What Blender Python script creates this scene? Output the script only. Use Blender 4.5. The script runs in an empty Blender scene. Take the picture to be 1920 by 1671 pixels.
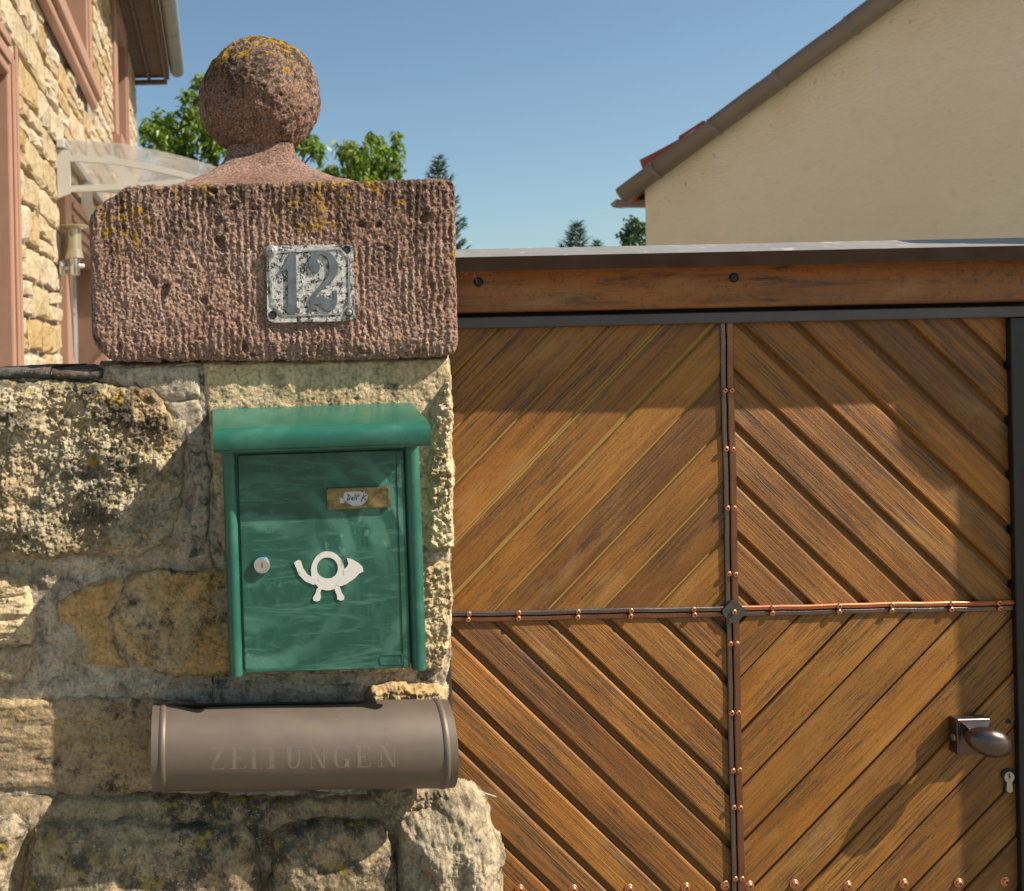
import bpy, bmesh, math, random
import numpy as np
from mathutils import Matrix, Vector

random.seed(7)
sc = bpy.context.scene
COL = sc.collection

# ------------------------------------------------------------------ camera
F = 1900.0                     # focal length in photo pixels (photo 1920 wide)
VX, VY = 400.0, 670.0          # where the view axis meets the picture
CY, CZ = -1.5, 1.6             # camera stands 1.5 m before the pillar, eye at 1.6 m
ROLL = math.radians(1.2)
cs, sn = math.cos(ROLL), math.sin(ROLL)
cd = bpy.data.cameras.new('camera')
cam = bpy.data.objects.new('camera', cd); COL.objects.link(cam)
cam.matrix_world = Matrix.Translation((0, CY, CZ)) @ Matrix.Rotation(math.radians(90), 4, 'X') @ Matrix.Rotation(-ROLL, 4, 'Z')
cd.sensor_width = 36; cd.lens = F / 1920 * 36
cd.shift_x = (960 - VX) / 1920; cd.shift_y = -(835.5 - VY) / 1920
cd.clip_start = 0.05; cd.clip_end = 800
cd.dof.use_dof = True; cd.dof.focus_distance = 1.5; cd.dof.aperture_fstop = 11
sc.camera = cam

# ------------------------------------------------------------------ light
SUN = Vector((1.0, -0.366, 1.0)).normalized()
elev = math.asin(SUN.z); azim = math.atan2(SUN.x, SUN.y)
wd = bpy.data.worlds.new('World'); sc.world = wd; wd.use_nodes = True
wn = wd.node_tree.nodes; wl = wd.node_tree.links
sky = wn.new('ShaderNodeTexSky'); sky.sky_type = 'NISHITA'; sky.sun_disc = False
sky.sun_elevation = elev; sky.sun_rotation = azim; sky.air_density = 1.0; sky.dust_density = 1.3; sky.ozone_density = 0.35
sky.altitude = 300
bg = wn['Background']; bg.inputs['Strength'].default_value = 0.080
tn = wn.new('ShaderNodeMix'); tn.data_type = 'RGBA'; tn.blend_type = 'MULTIPLY'; tn.inputs[0].default_value = 1
tn.inputs[7].default_value = (.88, 1.0, .99, 1)
wl.new(sky.outputs[0], tn.inputs[6]); wl.new(tn.outputs[2], bg.inputs['Color'])
sd = bpy.data.lights.new('sun', 'SUN'); sd.energy = 5.0; sd.angle = math.radians(0.45); sd.color = (1, 0.93, 0.83)
so = bpy.data.objects.new('sun', sd); COL.objects.link(so)
so.rotation_euler = SUN.to_track_quat('Z', 'Y').to_euler(); so.location = (4, -2, 6)
sc.view_settings.view_transform = 'Standard'; sc.view_settings.look = 'None'
sc.view_settings.exposure = 0.72; sc.view_settings.gamma = 1; sc.view_settings.use_curve_mapping = False
sc.cycles.max_bounces = 8; sc.cycles.transparent_max_bounces = 12

# ------------------------------------------------------------------ helpers
def W(px, py, Y=0.0):
    """world X, Z of a measured point of the photograph at distance plane Y"""
    u, v = px - VX, VY - py
    xr = cs * u + sn * v; zr = -sn * u + cs * v
    k = (Y - CY) / F
    return xr * k, CZ + zr * k
def P(px, py, Y=0.0):
    x, z = W(px, py, Y); return Vector((x, Y, z))

def new_obj(name, data, parent=None, loc=(0, 0, 0)):
    o = bpy.data.objects.new(name, data); COL.objects.link(o)
    o.location = loc
    if parent is not None: o.parent = parent
    return o
def tag(o, label=None, cat=None, group=None, kind=None):
    if label: o['label'] = label
    if cat: o['category'] = cat
    if group: o['group'] = group
    if kind: o['kind'] = kind
    return o
def thing(name, label, cat, loc=(0, 0, 0), group=None):
    o = bpy.data.objects.new(name, None); COL.objects.link(o); o.location = loc; o.empty_display_size = 0.1
    return tag(o, label, cat, group, 'thing')
def worldloc(o):
    v = Vector((0, 0, 0))
    while o is not None: v += o.location; o = o.parent
    return v
def part(name, verts, faces, mat, parent=None, smooth=False, mats=None, fm=None):
    """mesh given in world coordinates, stored relative to its parent"""
    me = bpy.data.meshes.new(name)
    v = np.asarray(verts, dtype=np.float64).reshape(-1, 3)
    if parent is not None: v = v - np.array(worldloc(parent))
    me.from_pydata(v.tolist(), [], faces if isinstance(faces, list) else faces.tolist())
    for m in (mats or [mat]): me.materials.append(m)
    if fm is not None: me.polygons.foreach_set('material_index', fm)
    if smooth: me.polygons.foreach_set('use_smooth', [True] * len(me.polygons))
    me.update()
    return new_obj(name, me, parent)
def bpart(name, bm, mat, parent=None, smooth=False, mats=None):
    if parent is not None: bmesh.ops.translate(bm, verts=bm.verts, vec=-worldloc(parent))
    me = bpy.data.meshes.new(name); bm.to_mesh(me); bm.free()
    for m in (mats or [mat]): me.materials.append(m)
    if smooth: me.polygons.foreach_set('use_smooth', [True] * len(me.polygons))
    return new_obj(name, me, parent)
def add_box(bm, x0, x1, y0, y1, z0, z1, bev=0.0, seg=2):
    r = bmesh.ops.create_cube(bm, size=1.0)
    vs = r['verts']
    for v in vs:
        v.co = Vector((x0 + (v.co.x + .5) * (x1 - x0), y0 + (v.co.y + .5) * (y1 - y0), z0 + (v.co.z + .5) * (z1 - z0)))
    if bev:
        es = list({e for v in vs for e in v.link_edges})
        bmesh.ops.bevel(bm, geom=es, offset=bev, segments=seg, profile=.5, affect='EDGES')
def box(name, x0, x1, y0, y1, z0, z1, mat, parent=None, bev=0.0, seg=2):
    bm = bmesh.new(); add_box(bm, x0, x1, y0, y1, z0, z1, bev, seg)
    return bpart(name, bm, mat, parent, smooth=False)
def add_prism(bm, poly, y0, y1):
    """poly: list of (x,z); front at y0 (nearer the camera), back at y1"""
    a = sum(poly[i][0] * poly[(i + 1) % len(poly)][1] - poly[(i + 1) % len(poly)][0] * poly[i][1] for i in range(len(poly)))
    if a < 0: poly = poly[::-1]
    f = [bm.verts.new((x, y0, z)) for x, z in poly]; b = [bm.verts.new((x, y1, z)) for x, z in poly]
    bm.faces.new(f); bm.faces.new(b[::-1]); n = len(poly)
    for i in range(n): bm.faces.new((f[(i + 1) % n], f[i], b[i], b[(i + 1) % n]))
def prism(name, poly, y0, y1, mat, parent=None):
    bm = bmesh.new(); add_prism(bm, poly, y0, y1)
    return bpart(name, bm, mat, parent)
def sweep(name, prof, axis_pts, mat, parent=None, closed=False, smooth=True, caps=False):
    """prof: function i-> list of Vector for ring i, for each station"""
    rings = [prof(i) for i in range(len(axis_pts))]
    n = len(rings[0]); v = [p for r in rings for p in r]; f = []
    for i in range(len(rings) - 1):
        for j in range(n if closed else n - 1):
            a = i * n + j; b = i * n + (j + 1) % n
            f.append((a, b, b + n, a + n))
    if caps:
        f.append(tuple(range(n))[::-1]); f.append(tuple((len(rings) - 1) * n + j for j in range(n)))
    return part(name, [tuple(p) for p in v], f, mat, parent, smooth)
def lathe_pts(prof, c, axis='Y', seg=24, sgn=-1):
    """prof: list of (r, h); h measured along axis*sgn from c"""
    v = []; f = []
    for r, h in prof:
        for k in range(seg):
            a = 2 * math.pi * k / seg
            if axis == 'Y': v.append((c[0] + r * math.cos(a), c[1] + sgn * h, c[2] + r * math.sin(a)))
            elif axis == 'Z': v.append((c[0] + r * math.cos(a), c[1] + r * math.sin(a), c[2] + h))
            else: v.append((c[0] + sgn * h, c[1] + r * math.cos(a), c[2] + r * math.sin(a)))
    for i in range(len(prof) - 1):
        for k in range(seg):
            a = i * seg + k; b = i * seg + (k + 1) % seg
            f.append((a, b, b + seg, a + seg))
    f.append(tuple(range(seg))); f.append(tuple((len(prof) - 1) * seg + k for k in range(seg))[::-1])
    return v, f
def lathe(name, prof, c, mat, parent=None, axis='Y', seg=24, smooth=True, sgn=-1):
    v, f = lathe_pts(prof, c, axis, seg, sgn)
    o = part(name, v, f, mat, parent, smooth)
    bm = bmesh.new(); bm.from_mesh(o.data); bmesh.ops.recalc_face_normals(bm, faces=bm.faces)
    bm.to_mesh(o.data); bm.free()
    es = o.modifiers.new('edges', 'EDGE_SPLIT'); es.split_angle = math.radians(40)
    return o
def tube(name, pts, r, mat, parent=None, seg=8, taper=None):
    v = []; f = []
    for i, p in enumerate(pts):
        p = Vector(p)
        d = (Vector(pts[min(i + 1, len(pts) - 1)]) - Vector(pts[max(i - 1, 0)])).normalized()
        a = d.orthogonal().normalized(); b = d.cross(a)
        if i and a.dot(la) < 0: a = -a; b = -b
        if i:
            a = (la - d * la.dot(d)).normalized(); b = d.cross(a)
        la = a
        rr = r if taper is None else taper[i]
        for k in range(seg):
            t = 2 * math.pi * k / seg
            v.append(tuple(p + a * rr * math.cos(t) + b * rr * math.sin(t)))
    n = len(pts)
    for i in range(n - 1):
        for k in range(seg):
            q = i * seg + k; w = i * seg + (k + 1) % seg
            f.append((q, w, w + seg, q + seg))
    f.append(tuple(range(seg))[::-1]); f.append(tuple((n - 1) * seg + k for k in range(seg)))
    if name is None: return v, f
    return part(name, v, f, mat, parent, True)

# vectorised gradient noise ---------------------------------------
def _hash(i, j, k, s):
    h = (i.astype(np.int64) * 374761393 + j.astype(np.int64) * 668265263 + k.astype(np.int64) * 2147483647 + s * 1442695041) & 0xffffffff
    h = ((h ^ (h >> 13)) * 1274126177) & 0xffffffff
    h = ((h ^ (h >> 15)) * 2246822519) & 0xffffffff
    return h ^ (h >> 16)
def pn(x, y, z, seed=0):
    x = np.asarray(x, float); y = np.asarray(y, float) + 0 * x; z = np.asarray(z, float) + 0 * x
    xi, yi, zi = np.floor(x), np.floor(y), np.floor(z)
    xf, yf, zf = x - xi, y - yi, z - zi
    u, v, w = [t * t * t * (t * (t * 6 - 15) + 10) for t in (xf, yf, zf)]
    def g(a, b, c):
        h = _hash(xi + a, yi + b, zi + c, seed)
        gx = (h & 1023) / 511.5 - 1; gy = ((h >> 10) & 1023) / 511.5 - 1; gz = ((h >> 20) & 1023) / 511.5 - 1
        return gx * (xf - a) + gy * (yf - b) + gz * (zf - c)
    l = lambda a, b, t: a + t * (b - a)
    return l(l(l(g(0,0,0), g(1,0,0), u), l(g(0,1,0), g(1,1,0), u), v),
             l(l(g(0,0,1), g(1,0,1), u), l(g(0,1,1), g(1,1,1), u), v), w) * 1.2
def fbm(x, y, z, sc_, octs=4, seed=0, gain=.5):
    t = 0; a = 1; f = 1 / sc_
    for o in range(octs):
        t = t + a * pn(x * f, y * f, z * f, seed + o * 17); a *= gain; f *= 2.03
    return t
def ridged(x, y, z, sc_, octs=4, seed=0, gain=.5):
    t = 0; a = 1; f = 1 / sc_
    for o in range(octs):
        t = t + a * (1 - 2.2 * np.abs(pn(x * f, y * f, z * f, seed + o * 31))); a *= gain; f *= 2.1
    return t
def sstep(a, b, x):
    t = np.clip((x - a) / (b - a), 0, 1); return t * t * (3 - 2 * t)
def sdf(px, pz, poly):
    """signed distance (inside positive) of points to polygon"""
    d = np.full(px.shape, 1e9); ins = np.zeros(px.shape, bool); n = len(poly)
    for i in range(n):
        x0, z0 = poly[i]; x1, z1 = poly[(i + 1) % n]
        ex, ez = x1 - x0, z1 - z0; L = ex * ex + ez * ez + 1e-12
        t = np.clip(((px - x0) * ex + (pz - z0) * ez) / L, 0, 1)
        d = np.minimum(d, np.hypot(px - x0 - t * ex, pz - z0 - t * ez))
        c = ((z0 > pz) != (z1 > pz)) & (px < (x1 - x0) * (pz - z0) / (z1 - z0 + 1e-12) + x0)
        ins ^= c
    return np.where(ins, d, -d)
def clip_poly(pts, inside, inter):
    out = []
    for i in range(len(pts)):
        a, b = pts[i], pts[(i + 1) % len(pts)]
        ia, ib = inside(a), inside(b)
        if ia: out.append(a)
        if ia != ib: out.append(inter(a, b))
    return out
def clip_axis(pts, ax, val, keep_greater):
    g = (lambda p: p[ax] >= val - 1e-9) if keep_greater else (lambda p: p[ax] <= val + 1e-9)
    def it(a, b):
        t = (val - a[ax]) / (b[ax] - a[ax]); return tuple(a[i] + t * (b[i] - a[i]) for i in range(len(a)))
    return clip_poly(pts, g, it) if pts else pts

# ------------------------------------------------------------------ material helper
class M:
    def __init__(s, name, rough=.6, metal=0.0, spec=.5):
        s.m = bpy.data.materials.new(name); s.m.use_nodes = True
        s.t = s.m.node_tree; s.b = s.t.nodes['Principled BSDF']
        s.b.inputs['Roughness'].default_value = rough; s.b.inputs['Metallic'].default_value = metal
        s.b.inputs['Specular IOR Level'].default_value = spec
        s.co = s.n('ShaderNodeTexCoord').outputs['Object']
        s.h = None
    def n(s, typ, **kw):
        nd = s.t.nodes.new(typ)
        for k, v in kw.items(): setattr(nd, k, v)
        return nd
    def l(s, a, b): s.t.links.new(a, b)
    def put(s, sock, v):
        if hasattr(v, 'is_output') or isinstance(v, bpy.types.NodeSocket): s.l(v, sock)
        else: sock.default_value = v
    def map(s, scale=(1, 1, 1), rot=(0, 0, 0), loc=(0, 0, 0), src=None):
        m = s.n('ShaderNodeMapping'); s.l(src or s.co, m.inputs[0])
        m.inputs['Scale'].default_value = scale; m.inputs['Rotation'].default_value = rot; s.put(m.inputs['Location'], loc)
        return m.outputs[0]
    def noise(s, scale, det=4, rough=.55, src=None, dist=0):
        m = s.n('ShaderNodeTexNoise'); s.l(src or s.co, m.inputs['Vector'])
        m.inputs['Scale'].default_value = scale; m.inputs['Detail'].default_value = det
        m.inputs['Roughness'].default_value = rough; m.inputs['Distortion'].default_value = dist
        return m.outputs['Fac']
    def voro(s, scale, src=None, feature='F1', out='Distance'):
        m = s.n('ShaderNodeTexVoronoi'); m.feature = feature; s.l(src or s.co, m.inputs['Vector']); m.inputs['Scale'].default_value = scale
        return m.outputs[out]
    def ramp(s, fac, stops, interp='LINEAR'):
        m = s.n('ShaderNodeValToRGB'); s.l(fac, m.inputs[0]); r = m.color_ramp; r.interpolation = interp
        while len(r.elements) < len(stops): r.elements.new(.5)
        for e, (p, c) in zip(r.elements, stops):
            e.position = p
            e.color = (c, c, c, 1) if not hasattr(c, '__len__') else (*c, 1)
        return m.outputs[0]
    def mix(s, fac, a, b, mode='MIX'):
        m = s.n('ShaderNodeMix'); m.data_type = 'RGBA'; m.blend_type = mode
        s.put(m.inputs[0], fac); s.put(m.inputs[6], a if not isinstance(a, tuple) else (*a, 1)); s.put(m.inputs[7], b if not isinstance(b, tuple) else (*b, 1))
        return m.outputs[2]
    def math(s, op, a, b=0.0, c=None, clamp=False):
        m = s.n('ShaderNodeMath'); m.operation = op; m.use_clamp = clamp; s.put(m.inputs[0], a); s.put(m.inputs[1], b)
        if c is not None: s.put(m.inputs[2], c)
        return m.outputs[0]
    def sep(s, src=None):
        m = s.n('ShaderNodeSeparateXYZ'); s.l(src or s.co, m.inputs[0]); return m.outputs
    def col(s, v): s.put(s.b.inputs['Base Color'], v if not isinstance(v, tuple) else (*v, 1))
    def rough(s, v): s.put(s.b.inputs['Roughness'], v)
    def bump(s, h, dist, strength=1.0):
        m = s.n('ShaderNodeBump'); s.l(h, m.inputs['Height']); m.inputs['Distance'].default_value = dist; m.inputs['Strength'].default_value = strength
        if s.h is not None: s.l(s.h, m.inputs['Normal'])
        s.h = m.outputs[0]; s.l(s.h, s.b.inputs['Normal'])
    def mask(s, scale, lo, hi, det=5, rough=.6, src=None):
        return s.ramp(s.noise(scale, det, rough, src), [(lo, 0.0), (hi, 1.0)])

def stone_mat(name, cols, dark=(.035, .03, .025), dk=.55, lich=None, lk=.66, white=.0, sc1=7, bump=.0016, warm=.15):
    m = M(name, .92, spec=.25)
    oi = m.n('ShaderNodeObjectInfo').outputs['Random']
    off = m.n('ShaderNodeCombineXYZ'); m.l(m.math('MULTIPLY', oi, 13.7), off.inputs[0]); m.l(m.math('MULTIPLY', oi, 5.3), off.inputs[2])
    src = m.map(loc=off.outputs[0])
    m.co = src
    a = m.ramp(m.noise(sc1, 5, .6, dist=.6), [(.25 + .5 * i / (len(cols) - 1), c) for i, c in enumerate(cols)])
    g = m.noise(160, 4, .65)
    a = m.mix(.95, a, m.ramp(g, [(.32, (.45, .42, .38)), (.46, (.95, .94, .92)), (.56, (1.03, 1.03, 1.01)), (.70, (1.4, 1.36, 1.3))]), 'MULTIPLY')
    a = m.mix(.8, a, m.ramp(m.noise(34, 6, .7), [(.34, (.55, .52, .48)), (.5, (1, 1, 1)), (.66, (1.28, 1.26, 1.22))]), 'MULTIPLY')
    hue = m.mask(4.5, .46, .60, 4, .6)
    a = m.mix(m.math('MULTIPLY', hue, warm), a, (.40, .21, .07))
    d = m.math('MULTIPLY', m.mask(24, dk - .06, dk + .05, 8, .8), m.mask(6, .36, .60, 4))
    a = m.mix(m.math('MULTIPLY', d, .9), a, dark)
    if lich:
        l = m.math('MULTIPLY', m.mask(30, lk - .08, lk, 5, .65), m.mask(6, .45, .6, 2))
        a = m.mix(l, a, lich)
    if white:
        sp = m.ramp(m.voro(130), [(.10, 1.0), (.16, 0.0)])
        sp = m.math('MULTIPLY', sp, m.mask(9, .5 - white * .2, .62 - white * .2, 2)); a = m.mix(m.math('MULTIPLY', sp, .8), a, (.42, .41, .38))
    m.col(a)
    m.bump(m.noise(60, 6, .7), bump * 2.0); m.bump(m.noise(210, 4, .75), bump * .9)
    return m.m

def plain(name, c, rough=.5, metal=0.0, vary=.25, sc1=9, bump=0, spec=.5, bs=60):
    m = M(name, rough, metal, spec)
    m.col(m.mix(m.noise(sc1, 5, .6), tuple(x * (1 - vary) for x in c), tuple(min(1, x * (1 + vary)) for x in c)))
    m.rough(m.ramp(m.noise(sc1 * 3, 4, .6), [(.3, max(.05, rough * .8)), (.7, min(1, rough * 1.2))]))
    if bump: m.bump(m.noise(bs, 4, .6), bump)
    return m.m

MAT = {}
MAT['ochre'] = stone_mat('ochre_rubble_stone', [(.30, .24, .15), (.44, .34, .19), (.50, .42, .28), (.36, .29, .19)], dk=.50, lich=(.42, .27, .03), lk=.68, bump=.0026, warm=.35)
MAT['orange'] = stone_mat('orange_sandstone', [(.36, .24, .11), (.48, .28, .10), (.42, .31, .17), (.36, .28, .19)], dk=.57, bump=.0010, sc1=9)
MAT['grey'] = stone_mat('grey_weathered_stone', [(.27, .19, .10), (.39, .28, .15), (.33, .25, .16), (.45, .34, .20)], dk=.58, white=.5, bump=.0012)
MAT['cream'] = stone_mat('cream_sandstone', [(.36, .265, .14), (.50, .375, .21), (.58, .45, .27), (.42, .32, .19)], dk=.60, bump=.0018)
MAT['base'] = stone_mat('lichened_base_stone', [(.29, .225, .135), (.40, .315, .20), (.47, .38, .255), (.33, .26, .17)], dark=(.05, .045, .04), dk=.53, lich=(.40, .30, .03), lk=.68, white=.3, bump=.0024, sc1=12)
MAT['moss'] = stone_mat('mossy_stone', [(.27, .20, .11), (.37, .28, .155), (.33, .255, .155), (.43, .34, .21)], dark=(.04, .037, .032), dk=.50, lich=(.30, .22, .03), lk=.66, white=.9, bump=.0016, sc1=9)
MAT['mortar'] = stone_mat('old_mortar', [(.36, .295, .205), (.47, .385, .275), (.40, .325, .23), (.53, .44, .32)], dark=(.06, .055, .05), dk=.55, white=.5, bump=.0014)
MAT['slate'] = stone_mat('dark_crust', [(.05, .045, .04), (.09, .08, .07), (.14, .13, .12), (.07, .06, .05)], dk=.5, white=1, bump=.002)

def red_mat(name, zlo, zsc, k_=1.0):
    m = M(name, .93, spec=.2)
    X, Y_, Z = m.sep()
    a = m.ramp(m.noise(9, 5, .6), [(.3, (.33 * k_, .185 * k_, .130 * k_)), (.5, (.44 * k_, .27 * k_, .20 * k_)), (.7, (.52 * k_, .345 * k_, .26 * k_))])
    g = m.noise(240, 6, .8)
    a = m.mix(.8, a, m.ramp(g, [(.38, (.08, .08, .08)), (.47, (.55, .54, .52)), (.55, (1.1, 1.06, 1.0)), (.66, (1.9, 1.75, 1.6))]), 'MULTIPLY')
    st = m.noise(26, 5, .7, m.map((1, 1, .35)))
    # black-green crust, thicker towards the weathered top
    top = m.math('MULTIPLY', m.math('SUBTRACT', Z, zlo), zsc, clamp=True)
    k = m.math('ADD', m.math('MULTIPLY', m.noise(130, 4, .75), .55), m.math('MULTIPLY', st, .45))
    k = m.math('ADD', k, m.math('MULTIPLY', top, .19))
    a = m.mix(m.ramp(k, [(.57, 0.0), (.66, .8)]), a, (.034, .028, .018))
    yl = m.math('ADD', m.noise(60, 5, .7), m.math('MULTIPLY', m.noise(7, 2, .5), .6))
    yl = m.math('ADD', yl, m.math('MULTIPLY', top, .16))
    a = m.mix(m.ramp(yl, [(.965 if k_ < 1 else .945, 0.0), (1.01 if k_ < 1 else .99, .45), (1.05, .85)]), a, (.40, .22, .018))
    m.col(a)
    m.bump(m.noise(120, 5, .8), .0024); m.bump(g, .0018)
    return m.m
MAT['red'] = red_mat('red_sandstone', 1.70, 5.0)
MAT['redball'] = red_mat('weathered_red_sandstone', 1.93, 4.2, .74)
MAT['redtall'] = red_mat('red_sandstone_tall', 2.08, 3.0)
MAT['pink'] = plain('pink_painted_stone', (.31, .17, .11), .75, 0, .12, 6, .0008, .3, 90)
MAT['white'] = plain('white_frame', (.62, .61, .58), .35, 0, .06)
def rubble_mat():
    m = M('yellow_house_stone', .92, spec=.2)
    oi = m.n('ShaderNodeObjectInfo').outputs['Random']
    gi = m.n('ShaderNodeNewGeometry').outputs['Random Per Island']
    r = m.math('FRACT', m.math('ADD', oi, m.math('MULTIPLY', gi, 7.3)))
    a = m.ramp(r, [(0, (.42, .32, .20)), (.25, (.50, .41, .28)), (.45, (.36, .23, .10)), (.55, (.52, .42, .30)), (.78, (.45, .34, .19)), (.9, (.40, .26, .11)), (1, (.54, .46, .34))])
    a = m.mix(.55, a, m.ramp(m.noise(9, 6, .65), [(.3, (.5, .45, .38)), (.5, (1, 1, 1)), (.7, (1.25, 1.22, 1.18))]), 'MULTIPLY')
    a = m.mix(m.math('MULTIPLY', m.mask(22, .58, .68, 5, .7), .6), a, (.16, .11, .06))
    m.col(a); m.bump(m.noise(14, 6, .65), .03); m.bump(m.noise(60, 4, .7), .006)
    return m.m
MAT['house'] = rubble_mat()
MAT['housemortar'] = plain('house_mortar', (.27, .23, .18), .95, 0, .25, 12, .004, .2, 40)
MAT['glass_dark'] = plain('window_pane', (.05, .06, .07), .08, 0, .1)
def clear_mat():
    m = M('clear_acrylic', .12, spec=.5)
    m.col((.86, .87, .86)); m.b.inputs['Alpha'].default_value = .30
    a = m.math('ADD', m.math('MULTIPLY', m.noise(3, 4, .6), .35), .28)
    m.l(a, m.b.inputs['Alpha'])
    return m.m
MAT['acrylic'] = clear_mat()
MAT['awning'] = plain('painted_bracket', (.50, .46, .40), .5, 0, .08)
MAT['steel'] = plain('brushed_steel', (.62, .60, .55), .25, 1.0, .15)
MAT['lampglass'] = plain('smoked_lamp_glass', (.42, .36, .22), .12, .5, .1)
MAT['soffit'] = plain('weathered_soffit', (.10, .065, .042), .9, 0, .5, 7, .002)
MAT['zinc'] = plain('weathered_zinc', (.30, .29, .26), .5, .4, .25)
MAT['roofmetal'] = plain('brown_sheet_gutter', (.20, .165, .125), .5, .1, .12, 3)
MAT['tile'] = plain('red_roof_tile', (.33, .09, .045), .8, 0, .3, 7)
MAT['tileorange'] = plain('orange_roof_tile', (.52, .17, .05), .8, 0, .3, 7)
MAT['dark'] = plain('dark_recess', (.02, .018, .016), .9)
MAT['blackmetal'] = plain('black_painted_steel', (.022, .020, .019), .38, .3, .35, 10, .0004, .5, 80)

def plaster_mat():
    m = M('beige_plaster', .93, spec=.2)
    X, Y_, Z = m.sep()
    a = m.ramp(m.noise(.7, 5, .55), [(.3, (.79, .66, .45)), (.5, (.85, .73, .51)), (.7, (.88, .77, .56))])
    a = m.mix(m.math('MULTIPLY', m.mask(6, .56, .75, 5, .65), .18), a, (.38, .33, .21))
    # streaks washed down from the verge: distance below the sloping roof edge
    d = m.math('SUBTRACT', m.math('MULTIPLY', m.math('SUBTRACT', X, HX), HS), m.math('SUBTRACT', Z, HZ))
    near = m.ramp(d, [(.0, 1.0), (.55, 0.0)])
    a = m.mix(m.math('MULTIPLY', m.math('MULTIPLY', near, m.mask(2.2, .35, .65, 4)), .5), a, (.58, .44, .14))
    near2 = m.ramp(d, [(.05, 0.0), (.12, 1.0), (.22, 1.0), (.42, 0.0)])
    sp = m.math('MULTIPLY', m.mask(16, .60, .70, 4, .7, m.map((1, 1, .6))), near2)
    a = m.mix(m.math('MULTIPLY', sp, .6), a, (.10, .09, .05))
    m.col(a); m.bump(m.noise(24, 4, .6, m.map((1, 1, 1.8), (0, .5, 0))), .013); m.bump(m.noise(110, 3, .6), .004)
    return m.m

# ------------------------------------------------------------------ ground
gm = M('paving_ground', .95, spec=.2)
gm.col(gm.ramp(gm.noise(3, 6, .6), [(.3, (.17, .15, .12)), (.7, (.26, .23, .185))])); gm.bump(gm.noise(30, 4), .01)
s_ = 300
gm2 = M('pale_bounce_ground', .95, spec=.2)
gm2.col(gm2.ramp(gm2.noise(25, 6, .7), [(.3, (.34, .31, .26)), (.7, (.50, .46, .39))])); gm2.bump(gm2.noise(60, 4), .01)
tag(part('bounce_ground', [(-.9, .6, .004), (9, .6, .004), (9, 30, .004), (-.9, 30, .004)], [(0, 1, 2, 3)], gm2.m), kind='structure')  # pale ground added out of view to bounce light onto the house walls
o = part('ground', [(-s_, -s_, 0), (s_, -s_, 0), (s_, s_, 0), (-s_, s_, 0)], [(0, 1, 2, 3)], gm.m); tag(o, kind='structure')

# ------------------------------------------------------------------ stone house on the left: wall face x = -1
def hd(px): return 1900.0 / (400 - px) - 1.5          # Y of a point on the wall face from its column
HOUSE = thing('stone_house', 'yellow rubble stone house with pink painted window surrounds, left edge of view', 'house', (-1, 12.5, 0))
Y0h, Y1h, ZE = 1.6, 12.57, 5.55
# openings (y0, y1, z0, z1)
DOOR = (5.55, 7.77, 0.0, 2.42)
WIN_A = (1.0, 3.45, 0.9, 3.0)       # near ground floor window
WIN_B = (4.0, 6.76, 3.92, 5.4)      # near upper window
WIN_C = (9.36, 10.42, 3.95, 5.25)    # far upper window
OPEN = [DOOR, WIN_A, WIN_B, WIN_C]
HOLES = [(a - .04, b + .04, c - .04, d + .04) for a, b, c, d in OPEN]
ys = sorted({Y0h - 1.4, Y1h, *[v for o_ in HOLES for v in o_[:2]]}); zs = sorted({0, ZE + .25, *[max(0, v) for o_ in HOLES for v in o_[2:]]})
bm = bmesh.new()
for i in range(len(ys) - 1):
    for j in range(len(zs) - 1):
        cy, cz = (ys[i] + ys[i + 1]) / 2, (zs[j] + zs[j + 1]) / 2
        if any(a < cy < b and c < cz < d for a, b, c, d in HOLES): continue
        add_box(bm, -1.35, -1.03, ys[i], ys[i + 1], zs[j], zs[j + 1])
add_box(bm, -7.0, -1.35, Y1h - .3, Y1h, 0, ZE + .25); add_box(bm, -7.0, -1.35, .2, .5, 0, ZE + .25)
bpart('wall', bm, MAT['housemortar'], HOUSE)
# rubble stones in rough courses
surr = [(5.22, 8.1, 0, 2.78), (.7, 3.60, 0.0, 3.12), (4.0, 7.42, 3.74, 5.6), (9.12, 11.2, 3.78, 5.5)]
rnd = random.Random(11)
stones = []
z = 0.9
while z < 5.6:
    h = rnd.uniform(.13, .24); y = 2.2 + rnd.uniform(-.3, 0)
    while y < Y1h:
        w = rnd.uniform(.22, .62); w = min(w, Y1h - y) if Y1h - y > .12 else Y1h - y
        if rnd.random() < .22 and h > .17:
            hh = h * rnd.uniform(.4, .6)
            stones += [(y, y + w, z, z + hh), (y, y + w, z + hh, z + h)]
        else: stones.append((y, y + w, z, z + h))
        y += w
    z += h
keep = []
for (a, b, c, d) in stones:
    for (p, q, r, t) in surr:
        if a < q and b > p and c < t and d > r:
            if a < p and b > p: b = p
            elif b > q and a < q: a = q
            else: a = b
        if b - a < .05: break
    if b - a < .06: continue
    dep = (a + b) / 2 + 1.5
    if 400 - 1900 / (a + 1.5) > 300: continue
    py = VY - 1900 * ((c + d) / 2 - CZ) / dep
    if py < -60 or py > 740: continue
    keep.append((-(b - a) * (d - c) / dep ** 3, a, b, c, d))
keep.sort()
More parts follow.
